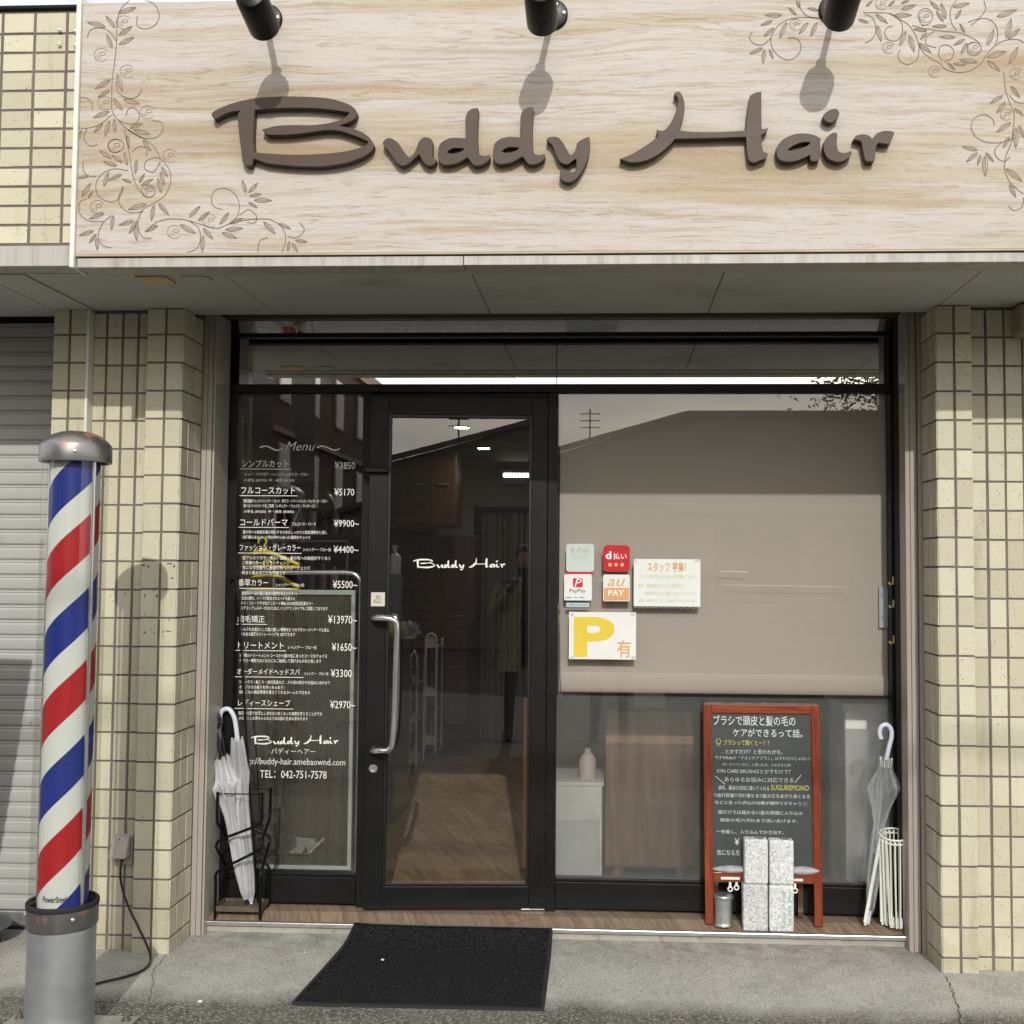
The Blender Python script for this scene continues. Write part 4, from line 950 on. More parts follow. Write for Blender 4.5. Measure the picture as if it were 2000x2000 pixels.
def dot(m, px, py, r, y): m.prism([(X(px, py, y)+r*math.cos(a*math.pi/10), Z(px, py, y)+r*math.sin(a*math.pi/10)) for a in range(20)], y, y+.0003)
def poly(m, pts, y): m.prism([W(a, b, y) for a, b in pts], y, y+.0003)
flat = lambda n, c, r=.7: simple(n, c, r, var=.03)
INKG = flat('grey_ink', srgb(168, 178, 172)); INKO = flat('orange_ink', srgb(216, 160, 110)); INKY = flat('yellow_ink', srgb(222, 196, 62)); INKP = flat('pink_ink', srgb(206, 30, 72)); INKB = flat('black_ink', srgb(40, 40, 40)); INKPALE = flat('faded_ink', srgb(214, 204, 172)); RED = flat('sticker_red', srgb(186, 12, 26), .4); TAPE = flat('tape', srgb(196, 202, 196), .4)
fr_ = lambda x0, x1, y0, y1: (lambda m: m.prism(rrect(W(x0, y1)[0], W(x1, y1)[0], W(x0, y1)[1], W(x0, y0)[1], .004), YP-.0012, YP-.0009))
grp = 'payment stickers on the display window'
sticker('payment_sticker', (1106, 1160, 1062, 1117, YP, .0012, .013, flat('pale_green_sheet', srgb(196, 206, 200))), [
  ('lettering', INKG, lambda m: (wpx(m, 'R', 1115.5, 1123.5, 1069, 1081, yt, bold=.004), wpx(m, 'Pay', 1128, 1152, 1069, 1083, yt), wpx(m, 'お支払いできます', 1118, 1147, 1088, 1091.5, yt), poly(m, [(1115, 1083), (1123, 1082), (1123, 1083), (1115, 1084)], yt)))],
  'pale faded green square payment sticker with thin grey lettering', 'sticker', grp)
sticker('payment_sticker', (1178, 1230, 1064.5, 1117, YP, .0012, .02, RED), [
  ('lettering', G['white_ink'], lambda m: (wpx(m, 'd', 1183, 1194, 1077, 1092, yt, bold=.035), wpx(m, '払い', 1197.5, 1224, 1080, 1092.5, yt, bold=.012))),
  ('dots', INKO, lambda m: [dot(m, a, 1103, .0085, yt) for a in (1191.5, 1203.3, 1215)])],
  'bright red rounded payment sticker with a white d and three orange dots', 'sticker', grp)
def ppay(m):
    m.prism(rrect(W(1119, 1147)[0], W(1138, 1147)[0], W(1119, 1147)[1], W(1119, 1129)[1], .006), yt, yt+.0003)
sticker('payment_sticker', (1102, 1156, 1121, 1173, YP, .0012, .008, G['paper']), [
  ('red_band', INKP, lambda m: poly(m, [(1103, 1117.6), (1155.5, 1117.6), (1155.5, 1121.4), (1103, 1121.4)], yt)),
  ('emblem', INKP, ppay),
  ('emblem_letter', G['white_ink'], lambda m: wpx(m, 'P', 1122, 1136, 1130, 1146, yt-.0006, shear=.25)),
  ('lettering', INKB, lambda m: wpx(m, 'PayPay', 1112.5, 1144, 1150, 1159.5, yt)),
  ('small_logos', flat('green_ink', srgb(90, 170, 140)), lambda m: (poly(m, [(1105, 1166), (1116, 1166), (1116, 1168.5), (1105, 1168.5)], yt), poly(m, [(1120, 1166), (1128, 1166), (1128, 1167.5), (1120, 1167.5)], yt), poly(m, [(1131, 1166), (1141, 1166), (1141, 1168), (1131, 1168)], yt)))],
  'white square payment sticker with a pink emblem and a pink upper edge', 'sticker', grp)
sticker('payment_sticker', (1178, 1230, 1122, 1174.5, YP, .0012, .007, flat('sticker_white', srgb(222, 224, 216))), [
  ('orange_half', INKO, lambda m: poly(m, [(1179.5, 1148), (1228.5, 1148), (1228.5, 1172.5), (1179.5, 1172.5)], yt)),
  ('lettering', INKO, lambda m: wpx(m, 'au', 1186.5, 1221, 1131, 1145, yt, shear=.3)),
  ('lettering', G['white_ink'], lambda m: wpx(m, 'PAY', 1188, 1219, 1152, 1164, yt-.0006, bold=.015))],
  'half white half orange square payment sticker', 'sticker', grp)
sticker('label_strip', (1106, 1151, 1177, 1186, YP, .0008, 0, flat('pale_blue_sheet', srgb(176, 194, 198))), [
  ('lettering', flat('blue_grey_ink', srgb(120, 140, 150)), lambda m: (wpx(m, 'ご利用いただけます', 1109, 1148, 1179.5, 1183.5, yt)))],
  'narrow pale blue strip sticker just below the sticker with a pink emblem', 'sticker')
def poster_tapes(pts): return lambda m: [m.box(W(a, b)[0], W(c, e)[0], YP-.0012, YP-.0008, W(c, e)[1], W(a, b)[1]) for a, b, c, e in pts]
def wavy(m):
    P = []
    x0, z0 = W(1238, 1185.5); x1, z1 = W(1368, 1185.5)
    for i in range(41): P.append((x0+(x1-x0)*i/40, z0+.0022*math.sin(i*1.7)+.0012*math.sin(i*4.1)))
    for i in range(40): m.add([(P[i][0], YP-.0012, P[i][1]), (P[i+1][0], YP-.0012, P[i+1][1]), (P[i+1][0], YP+.004, P[i+1][1]-.004), (P[i][0], YP+.004, P[i][1]-.004)], [(0, 1, 2, 3)])
sticker('poster', (1238, 1368, 1091.5, 1185, YP, .0012, 0, flat('staff_sheet', srgb(222, 228, 222))), [
  ('heading', INKO, lambda m: wpx(m, 'スタッフ 募集！', 1264, 1340, 1098, 1117, yt, bold=.015)),
  ('lettering', INKPALE, lambda m: (wpx(m, 'やりがいと喜びを共に分かち合える方を募集しています♪', 1249, 1357, 1122, 1130.5, yt, bold=.01), wpx(m, '将来、理美容師になりたい高校生や', 1246, 1333, 1140, 1148, yt, bold=.01), wpx(m, '・理美容学生でもご相談ください♪(アルバイト)', 1256, 1360, 1155, 1164, yt, bold=.01), wpx(m, '店舗・連絡先はこちら 担当まで 042-751-7578', 1246, 1357, 1170, 1176, yt, bold=.01))),
  ('torn_edge', G['paper'], wavy), ('tape', TAPE, poster_tapes([(1240, 1092.5, 1244, 1099), (1357, 1092.5, 1367, 1097.5)]))],
  'white paper poster with an orange Japanese heading and a torn lower edge', 'poster')
sticker('poster', (1111.5, 1242, 1195, 1288.5, YP, .0012, 0, G['paper']), [
  ('letter', INKY, lambda m: wpx(m, 'P', 1120.5, 1200, 1205, 1283.5, yt, bold=.035)),
  ('character', INKO, lambda m: wpx(m, '有', 1205, 1233, 1250, 1284, yt, bold=.008)),
  ('tape', TAPE, poster_tapes([(1113.5, 1197, 1121, 1203), (1232, 1197, 1240, 1203), (1114, 1281, 1123, 1287.5), (1233, 1281, 1241, 1287)]))],
  'white paper parking notice with a large yellow letter P', 'poster')
c = dw(*[dloc(738, 1184)[0], .0012, dloc(738, 1184)[1]]); t = thing('pull_label', c, 'small cream square label with the word PULL on the black door stile', 'label')
d = DMB(); (ua, za), (ub, zb2) = dloc(752, 1157), dloc(724.5, 1184); d.box(ua, ub, .0004, .0012, zb2, za); d.build('sheet', flat('cream_label', srgb(206, 200, 184)), t)
def dfn(q): return (dw(q[0], .0016, q[1]))
d = MB()
def dwrite(s, xa, xb, ya, yb, **k):
    (u0, z0), (u1, z1) = dloc(xa, ya), dloc(xb, yb); write(d, s, u0, u1, z0, z1, 0, fn=dfn, **k)
dwrite('引', 734, 743, 1163, 1170, bold=.01); dwrite('PULL', 730.5, 745, 1173, 1178, bold=.01)
(u0, z0), (u1, z1) = dloc(729, 1171), dloc(747, 1171.6); d.add([dfn((u0, z0)), dfn((u1, z0)), dfn((u1, z1)), dfn((u0, z1))], [(0, 1, 2, 3)])
d.build('lettering', INKB, t)

# ------------------------------------------------------------------ roller blind behind the display window
YB = .515
bx0, bx1 = -.215, 1.26; bz = Z(1400, 1356, YB)
bt = thing('roller_blind', (.5, YB, bz), 'beige roller blind drawn down behind the display window', 'blind')
m = MB(); N_ = 30
V = []
for j in range(N_+1):
    z = bz+.09+(2.36-bz-.09)*j/N_
    V += [(bx0, YB+.002*math.sin(j*.5), z), (bx1, YB+.0025*math.sin(j*.5+1), z)]
m.add(V, [(2*j, 2*j+1, 2*j+3, 2*j+2) for j in range(N_)]); m.build('fabric', G['blind'], bt, smooth=60)
m = MB(); V = []
for k in range(13):
    a = math.pi*2*k/12-math.pi/2
    V += [(bx0, YB-.004-.010*math.cos(a), bz+.047+.044*math.sin(a)), (bx1, YB-.004-.010*math.cos(a), bz+.047+.044*math.sin(a))]
m.add(V, [(2*j, 2*j+1, 2*j+3, 2*j+2) for j in range(12)]); m.build('bottom_hem', G['blind'], bt, smooth=60)
ch = MB()
for i in range(120):
    t_ = i/119; p = at(1089+8*t_, 1180+180*t_, YG+.02); ch.ball((p[0]+.003*math.sin(t_*6), p[1], p[2]), .0024, 6, 4)
    p = at(1090+1*t_, 1180+180*t_, YG+.02); ch.ball((p[0], p[1], p[2]), .0024, 6, 4)
p = at(1092, 1187, YG+.015); ch.box(p[0]-.006, p[0]+.006, p[1]-.006, p[1]+.006, p[2]-.012, p[2]+.012)
ch.build('bead_chain', simple('chain_plastic', srgb(120, 112, 96), .5), bt, smooth=60)
p = at(1728, 1186, .53); c = thing('card', (p[0], .500, Z(1728, 1226, .5)), 'pale blue-grey card hanging at the right edge of the display window', 'card')
m = MB(); m.box(X(1717, 1186, .5), X(1738, 1186, .5), .499, .501, Z(1728, 1226, .5), Z(1728, 1146, .5)); m.build('sheet', flat('blue_card', srgb(168, 176, 184)), c)
m = MB(); m.box(X(1733, 1199, .495), X(1746, 1199, .495), .492, .498, Z(1740, 1204, .495), Z(1740, 1195, .495)); m.build('clip', G['galv'], c)

# ------------------------------------------------------------------ barber pole
py_ = -.77; px_ = X(148, 900, py_)
bp = thing('barber_pole', (px_, py_, 0), 'red white and blue striped barber pole in a clear tube on a steel base', 'barber pole')
m = MB(); m.box(px_-.215, px_+.215, py_-.21, py_+.135, .003, .012); m.build('base_plate', mat_steel('base_plate', (.62, .62, .59), .55), bp, bevel=.004)
for sx_, sy_ in ((-1, 1), (1, 1), (-1, -1), (1, -1)):
    m = MB(); x_, y_ = px_+sx_*.185, py_+(.095 if sy_ > 0 else -.17)
    m.lathe((x_, y_, .012), [(.016, 0), (.016, .003), (.010, .003), (.010, .012), (.005, .012), (.005, .028), (.0001, .029)], 12); m.build('anchor_bolt', mat_steel('rusty_bolt', (.30, .25, .21), .6), bp, smooth=40)
m = MB(); m.lathe((px_, py_, 0), [(.1085, .012), (.1070, .16), (.1070, .36)], 64); m.build('base_cylinder', mat_steel('base_steel', (.50, .515, .53), .42, (1.0, 2.0, .0), 4, (3, 3, 22)), bp, smooth=40)
m = MB(); m.lathe((px_, py_, 0), [(.1070, .354), (.1110, .358), (.1123, .362), (.1123, .420), (.1130, .424), (.099, .426)], 64); m.build('collar', mat_steel('collar_steel', (.27, .265, .25), .42, (.36, .43, -.03), 10), bp, smooth=30)
m = MB(); m.lathe((px_, py_, 0), [(.1136, .421), (.1146, .426), (.1146, .436), (.1116, .440), (.105, .438)], 64); m.build('rubber_ring', G['rubber'], bp, smooth=40)
for a in (-160, -48, 60, 150):
    m = MB(); x_, y_ = px_+.1123*math.cos(R(a)), py_+.1123*math.sin(R(a)); m.lathe((x_, y_, .398), [(.008, 0), (.007, .004), (.004, .006), (.0001, .0065)], 12, axis=(math.cos(R(a)), math.sin(R(a)), 0)); m.build('screw', G['galv'], bp, smooth=50)
m = MB(); m.lathe((px_+.001, py_, 0), [(.0800, .424), (.0800, 1.912)], 72); cy_ = m.build('striped_cylinder', mat_stripe(px_+.001, py_, 1.503, .487, .0800), bp, smooth=60)
m = MB()
def cyl(q):
    a = q[0]/.0808; return (px_+.001+.0811*math.sin(a), py_-.0811*math.cos(a), q[1])
write(m, 'PowerSteel', -.033, .047, .4700, .4500, 0, fn=cyl, bold=.02, shear=.12); m.build('maker_lettering', INKB, cy_)
m = MB(); m.lathe((px_, py_, 0), [(.1055, .424), (.1055, 1.912)], 64); m.build('clear_tube', G['tube'], bp, smooth=60)
for a in (172, -26, 69):
    m = MB(); x_, y_ = px_+.0935*math.cos(R(a)), py_+.0935*math.sin(R(a)); m.tube([(x_, y_, .42), (x_, y_, 1.912)], .0065, 12); m.build('rod', G['chrome'], bp, smooth=60)
m = MB(); m.lathe((px_, py_, 0), [(.104, 1.896), (.1148, 1.8955), (.1160, 1.899), (.1153, 1.950), (.1130, 1.957), (.101, 1.971), (.081, 1.987), (.054, 1.998), (.030, 2.003), (.0001, 2.0045)], 72)
m.build('cap', mat_steel('cap_steel', (.33, .325, .31), .34, (1.93, 1.975, -.04), 9, (8, 8, 26)), bp, smooth=30)
for a in (-170, -66, 40):
    m = MB(); x_, y_ = px_+.1155*math.cos(R(a)), py_+.1155*math.sin(R(a)); m.lathe((x_, y_, 1.926), [(.006, 0), (.005, .004), (.0001, .0055)], 12, axis=(math.cos(R(a)), math.sin(R(a)), 0)); m.build('cap_screw', G['chrome'], bp, smooth=50)

# outlet box and cable
ob = thing('outlet_box', (-1.965, .04, .36), 'grey weatherproof socket box on the tiled pier with a cable plugged in', 'outlet')
m = MB(); xa, xb = X(222, 1660, .03), X(260, 1660, .03); z1, z0 = Z(240, 1629, .03), Z(240, 1690, .03)
m.box(xa+.004, xb, .026, .043, z0, z1); m.build('back_plate', G['grey_plastic'], ob, bevel=.006)
m = MB(); zc = Z(240, 1675, .0); m.hexa([(xa-.004, -.028, zc), (xb-.010, -.028, zc), (xb-.006, .026, zc), (xa, .026, zc)], [(xa+.008, .006, z1-.004), (xb-.010, .006, z1-.004), (xb-.006, .026, z1-.002), (xa+.003, .026, z1-.002)])
m.build('hood', G['grey_plastic'], ob, bevel=.005)
m = MB(); m.ball((xa+.036, .0005, z1-.016), .003, 8, 6); m.build('screw', G['rubber'], ob, smooth=60)
p0 = (X(238, 1673, .0), .004, Z(238, 1673, 0))
m = MB(); P = [p0, (p0[0], 0, p0[2]-.02), (X(236, 1700, 0), -.004, Z(236, 1700, 0)), (X(239, 1730, 0), -.006, Z(239, 1730, 0)), (X(252, 1772, -.01), -.012, Z(252, 1772, -.01)), (X(271, 1812, -.02), -.02, Z(271, 1812, -.02)), (X(286, 1840, -.03), -.04, Z(286, 1840, -.04)), tuple(at(294, 1866, z=.02)), tuple(at(292, 1882, z=.008)), tuple(at(283, 1892, z=.007)), tuple(at(268, 1900, z=.006)), tuple(at(240, 1909, z=.006)), tuple(at(192, 1920, z=.006)), tuple(at(150, 1932, z=.006))]
m.tube(spline(P, 6), .0048, 8)
tag(m.build('power_cable', G['black_plastic'], smooth=60, org=P[7]), 'black power cable hanging from the socket box to the barber pole', 'cable')
m = MB(); m.lathe((p0[0], .004, p0[2]-.004), [(.006, -.016), (.009, -.012), (.010, .004), (.0001, .005)], 12); m.build('plug', G['black_plastic'], ob, smooth=50)

# ------------------------------------------------------------------ doormat
m = MB(); rg = random.Random(5); NX, NY = 44, 30
A, B_, C_, D_ = np.array([-1.108, -.485]), np.array([-.217, -.475]), np.array([-.223, .262]), np.array([-1.058, .275])
def mat_pt(u, v, dz=0.):
    p = (A*(1-u)+B_*u)*(1-v)+(D_*(1-u)+C_*u)*v
    z = .008+.0025*math.sin(u*5)*math.sin(v*4)
    z += .044*max(0, (v-.72)/.28)**2.0          # rear edge rides up on the step
    z += .004*max(0, .08-u)/.08
    return (p[0], p[1]+.0, z+dz)
V = [mat_pt(i/NX, j/NY) for j in range(NY+1) for i in range(NX+1)]
Fc = [(j*(NX+1)+i, j*(NX+1)+i+1, (j+1)*(NX+1)+i+1, (j+1)*(NX+1)+i) for j in range(NY) for i in range(NX)]
dm = thing('doormat', ((A[0]+B_[0])/2, -.1, .0), 'black rectangular doormat in front of the door with its back edge on the step', 'doormat')
m.add(V, Fc); V2 = [(x, y, max(.001, z-.006)) for x, y, z in V]; m.add(V2, [f[::-1] for f in Fc])
o = m.build('pile', mat_mat(), dm, smooth=60)
m = MB(); bw = .016
def edge(u0, v0, u1, v1):
    n = 24; Q = []
    for k in range(n+1):
        t = k/n; a = mat_pt(u0+(u1-u0)*t, v0+(v1-v0)*t); Q.append(a)
    return Q
cx0, cy0 = (A+B_+C_+D_)/4
for q in (edge(0, 0, 1, 0), edge(1, 0, 1, 1), edge(1, 1, 0, 1), edge(0, 1, 0, 0)):
    V = []
    for a in q:
        dx, dy = a[0]-cx0, a[1]-cy0; ln_ = math.hypot(dx, dy)
        V += [(a[0]+dx/ln_*.002, a[1]+dy/ln_*.002, max(.0005, a[2]-.006)), (a[0], a[1], a[2]+.0015), (a[0]-dx/ln_*bw, a[1]-dy/ln_*bw, a[2]+.002)]
    m.add(V, [f for k in range(len(q)-1) for f in ((3*k, 3*k+1, 3*k+4, 3*k+3), (3*k+1, 3*k+2, 3*k+5, 3*k+4))])
m.build('rubber_edge', G['rubber'], dm, smooth=50)

# ------------------------------------------------------------------ umbrellas and their stands
ZF = .067
stx0, stx1, sty0, sty1 = -1.662, -1.468, .300, .418
us = thing('umbrella_stand', ((stx0+stx1)/2, (sty0+sty1)/2, ZF-.012), 'black metal umbrella stand of twisted bars at the left end of the step', 'umbrella stand')
cor = [(stx0, sty0), (stx1, sty0), (stx1, sty1), (stx0, sty1)]
def zf(y): return .047+(min(y, .37)-.292)*.314+.001
for i in range(4):
    a, b, c = cor[i], cor[(i+1) % 4], cor[(i+2) % 4]
    P = [(a[0], a[1], zf(a[1])), (a[0], a[1], .20), (a[0], a[1], .235), (a[0]*.85+b[0]*.15, a[1]*.85+b[1]*.15, .262), (a[0]*.12+b[0]*.88, a[1]*.12+b[1]*.88, .335), (b[0], b[1], .36), (b[0]*.88+c[0]*.12, b[1]*.88+c[1]*.12, .385), (b[0]*.12+c[0]*.88, b[1]*.12+c[1]*.88, .445), (c[0], c[1], .475), (c[0], c[1], .51), (c[0], c[1], .585)]
    m = MB(); m.tube(spline(P, 4), .0062, 10); m.build('bar', G['black_metal'], us, smooth=60)
m = MB(); m.tube([(x, y, .577) for x, y in cor], .0028, 8, closed=True); m.build('top_ring', G['black_metal'], us, smooth=60)
m = MB(); m.box(stx0, stx1, sty0, sty1, .088, .092)
for (a, b) in ((0, 1), (1, 2), (2, 3), (3, 0)): m.bar((*cor[a], .094), (*cor[b], .094), .006, .022)
m.build('drip_tray', simple('tray', srgb(88, 78, 64), .7, var=.3, vs=30), us)
def umbrella(name, tip, top, handle, hook, mat_can, mat_h, label, ferr=None, flare=None, pleats=9, rbase=.022, seed=1, lift=0.05):
    """closed umbrella: tip and top are the ends of its shaft; hook is the list of handle points"""
    rg = random.Random(seed); tip, top = Vector(tip), Vector(top); ax = (top-tip); Ln = ax.length; ax.normalize()
    t = thing(name, tip, label, 'umbrella', 'umbrellas left outside the shop')
    m = MB(); m.tube([tip, tip+ax*.055], [.0055, .0075], 10); m.build('ferrule', mat_h if ferr is None else ferr, t, smooth=60)
    m = MB(); m.tube([tip+ax*.05, top], .004, 8); m.build('shaft', G['chrome'], t, smooth=60)
    q = ax.to_track_quat('Z', 'Y')
    prof = [(.008, .05), (.016, .10), (.021, .2), (.023, .30), (.024, .40)]+(flare or [(.027, .50), (.030, .60), (.030, .70), (.026, .74)])
    ph = [rg.uniform(0, 6) for _ in range(3)]
    V = []; n = 108
    fine = []
    for i in range(len(prof)-1):
        for q_ in range(5): t_ = q_/5; fine.append((prof[i][0]*(1-t_)+prof[i+1][0]*t_, prof[i][1]*(1-t_)+prof[i+1][1]*t_))
    prof = fine+[prof[-1]]
    for r_, h in prof:
        h = h*Ln
        for k in range(n):
            a = 2*math.pi*k/n
            rr = r_*(1+.17*math.sin(pleats*a+ph[0]+h*9)+.07*math.sin(pleats*2*a+ph[1]-h*5)); p = q @ Vector((rr*math.cos(a), rr*math.sin(a), 0))
            V.append(tip+ax*(h+.008*math.sin(8*a/1+ph[2])*(r_ > .028))+p)
    m = MB(); m.add(V, [(i*n+k, i*n+(k+1) % n, (i+1)*n+(k+1) % n, (i+1)*n+k) for i in range(len(prof)-1) for k in range(n)])
    m.build('canopy', mat_can, t, smooth=70)
    m = MB()
    for k in range(8):
        a = 2*math.pi*k/8; r_, h = prof[-1]; p = q @ Vector((r_*math.cos(a), r_*math.sin(a), 0)); m.tube([tip+ax*(h*Ln-.03)+p*.8, tip+ax*(h*Ln+.012)+p], .0022, 6)
    m.build('rib_tips', G['white_plastic'] if mat_h is not G['black_plastic'] else G['black_plastic'], t, smooth=60)
    m = MB(); h = .44*Ln; m.lathe(tip+ax*h, [(.0255, -.008), (.027, 0), (.0255, .008)], 24, axis=ax); m.build('strap', mat_can, t, smooth=60)
    m = MB(); m.tube(spline(hook, 6), handle, 12); m.build('handle', mat_h, t, smooth=60)
    return t
def P3(px, py, y): return tuple(at(px, py, y))
WH = simple('white_handle', srgb(208, 212, 226), .3, var=.02)
umbrella('umbrella', P3(492, 1777, .385), P3(463, 1440, .40), .0105, [P3(464, 1448, .40), P3(461, 1420, .40), P3(457, 1400, .40), P3(448, 1386, .40), P3(437, 1386, .40), P3(430, 1396, .40), P3(430.5, 1412, .40)], mat_film('creased_film', .40, (.80, .81, .82), .10), WH, 'clear vinyl umbrella with a white hooked handle in the black stand', flare=[(.025, .5), (.027, .62), (.036, .78), (.030, .84), (.026, .93), (.024, .985)], seed=2)
umbrella('umbrella', P3(483, 1772, .37), P3(432, 1470, .36), .0085, [P3(434, 1480, .36), P3(428, 1455, .36), P3(420, 1425, .36), P3(414, 1405, .36), P3(414, 1397, .36), P3(421, 1393, .36), P3(428, 1400, .36), P3(430, 1411, .36), P3(424, 1422, .36)], G['milky'], G['black_plastic'], 'milky white umbrella with a black looped handle in the black stand', flare=[(.026, .50), (.028, .60), (.034, .66), (.052, .74), (.060, .80), (.046, .83), (.036, .90), (.034, .97)], seed=5)
umbrella('umbrella', P3(486, 1770, .40), P3(440, 1480, .415), .0095, [P3(441, 1484, .415), P3(438, 1465, .415), P3(432, 1435, .415), P3(428, 1410, .415)], simple('black_cloth', srgb(70, 72, 78), .7), G['black_plastic'], 'umbrella with a straight black handle between the two others in the stand', flare=[(.022, .50), (.022, .65), (.022, .8), (.020, .93)], seed=9)
m = MB(); P = [P3(450, 1137, .425), P3(452, 1132.5, .425), P3(459, 1132, .425), P3(462, 1136, .424), P3(466, 1180, .42), P3(476, 1350, .41), P3(488, 1560, .395), P3(503, 1762, .382)]
m.tube(P, .0045, 10); ro = thing('hook_rod', P[-1], 'long thin black shutter rod leaning against the menu window', 'rod'); m.build('rod', G['black_metal'], ro, smooth=60)
# white stand and the umbrella leaning in it
wx, wy = X(1747, 1640, .35), .35; wz = Z(1747, 1630, .35)
ws = thing('umbrella_stand', (wx, wy, .068), 'white plastic umbrella stand of hanging bars at the right end of the step', 'umbrella stand')
m = MB(); m.tube([(wx+.062*math.cos(a*math.pi/16), wy+.052*math.sin(a*math.pi/16), wz+.014*math.sin(a*math.pi/16)) for a in range(32)], .0045, 8, closed=True)
m.tube([(wx+.060*math.cos(a*math.pi/16), wy+.050*math.sin(a*math.pi/16), wz-.018+.014*math.sin(a*math.pi/16)) for a in range(32)], .0035, 8, closed=True); m.build('ring', G['white_plastic'], ws, smooth=60)
rg = random.Random(4)
def strap(a, bx_, by_):
    m = MB(); s0 = Vector((wx+.060*math.cos(a), wy+.050*math.sin(a), wz-.012+.014*math.sin(a))); s1 = Vector((bx_, by_, .0745)); v = (s1-s0).normalized()
    m.bar(s0, s1-v*.012, .0135, .005, up=(math.cos(a+1.57), math.sin(a+1.57), .1))
    m.ball(s0+Vector((0, 0, .0)), .006, 8, 6); e = s1-v*.012
    m.tube(spline([e-v*.03+Vector((.006, 0, .0)), e+Vector((.007, -.002, .0)), e+v*.010+Vector((.004, -.003, 0)), e+v*.008, e-v*.004], 4), .003, 6)
    m.build('bar', G['white_plastic'], ws, bevel=.001)
for k in range(20):
    a = 2*math.pi*k/20+.15; strap(a, wx+.052*math.cos(a)+rg.uniform(-.012, .010), max(.295, wy+.048*math.sin(a)+rg.uniform(-.012, .008)))
strap(math.pi*1.04, X(1688, 1802, .33), .33)
umbrella('umbrella', P3(1696, 1805, .345), P3(1731, 1480, .375), .0100, [P3(1731, 1484, .375), P3(1736, 1460, .375), P3(1741, 1440, .375), P3(1740, 1424, .375), P3(1731, 1415.5, .375), P3(1721, 1420, .375), P3(1718, 1432, .375), P3(1721, 1443, .375)], G['film'], WH, 'clear vinyl umbrella with a white hooked handle in the white stand', flare=[(.024, .52), (.022, .60), (.034, .70), (.060, .82), (.048, .87), (.030, .92), (.026, .985)], seed=11)

# ------------------------------------------------------------------ chalkboard
y0b, y1b = .345, .392          # front face, bottom and top: leans back on the frame
zb0 = .0645; zt0 = Z(1485, 1375, y1b)
def yb(z): return y0b+(y1b-y0b)*(z-zb0)/(zt0-zb0)
cb = thing('chalkboard', ((X(1385, 1790, y0b)+X(1598, 1790, y0b))/2, y0b, zb0), 'standing chalkboard sign in a red-brown wooden frame, written in Japanese', 'chalkboard')
class BMB(MB):
    """local (x, offset in front, z) on the leaning face"""
    def __init__(s): super().__init__(); s.fn = lambda p: (p[0], yb(p[2])-p[1], p[2])
def bx(px, py):
    y = .37
    for _ in range(6): z = Z(px, py, y); y = yb(z)
    return X(px, py, y), z
lt0, lb0 = bx(1373, 1376), bx(1377, 1789); rt1, rb1 = bx(1599, 1380), bx(1606, 1794)
swd = .0345
m = BMB(); m.hexa([(lb0[0], .018, zb0), (lb0[0]+swd, .018, zb0), (lb0[0]+swd, 0, zb0), (lb0[0], 0, zb0)], [(lt0[0], .018, zt0), (lt0[0]+swd, .018, zt0), (lt0[0]+swd, 0, zt0), (lt0[0], 0, zt0)]); m.build('side_post', G['red_wood'], cb, bevel=.0025)
m = BMB(); m.hexa([(rb1[0]-swd, .018, zb0), (rb1[0], .018, zb0), (rb1[0], 0, zb0), (rb1[0]-swd, 0, zb0)], [(rt1[0]-swd, .018, zt0), (rt1[0], .018, zt0), (rt1[0], 0, zt0), (rt1[0]-swd, 0, zt0)]); m.build('side_post', G['red_wood'], cb, bevel=.0025)
RWX = mat_wood('red_varnish_rail', srgb(112, 44, 20), srgb(158, 74, 32), axis=0, rough=.3, coat=.5, worn=srgb(206, 150, 110), scale=1.4)
m = BMB(); m.box(lt0[0]+swd+.0005, rt1[0]-swd-.0005, .001, .016, zt0-.038, zt0-.002); m.build('top_rail', RWX, cb, bevel=.002)
zr0, zr1 = bx(1480, 1722)[1], bx(1480, 1703)[1]
m = BMB(); m.box(lb0[0]+swd+.0005, rb1[0]-swd-.0005, .001, .016, zr0, zr1); m.build('bottom_rail', RWX, cb, bevel=.002)
m = BMB(); m.box(lb0[0]+swd-.004, rb1[0]-swd+.004, .0005, .008, zr1-.004, zt0-.036); board = m.build('board', G['chalk'], cb)
m = MB()
for x_ in (lb0[0]+.05, rb1[0]-.08): m.bar((x_, .405, .30), (x_+.002, .421, .078), .022, .012)
m.build('rear_leg', G['dark_wood'], cb)
m = MB()
x0, x1 = lt0[0]+.01, rt1[0]-.012
m.add([(x0, y1b-.022, zt0+.001), (x1, y1b-.022, zt0+.001), (x1, y1b+.004, zt0+.006), (x0, y1b+.004, zt0+.006)], [(0, 1, 2, 3)]); m.build('top_sheet', G['clear_board'], cb)
wh, ye = MB(), MB()
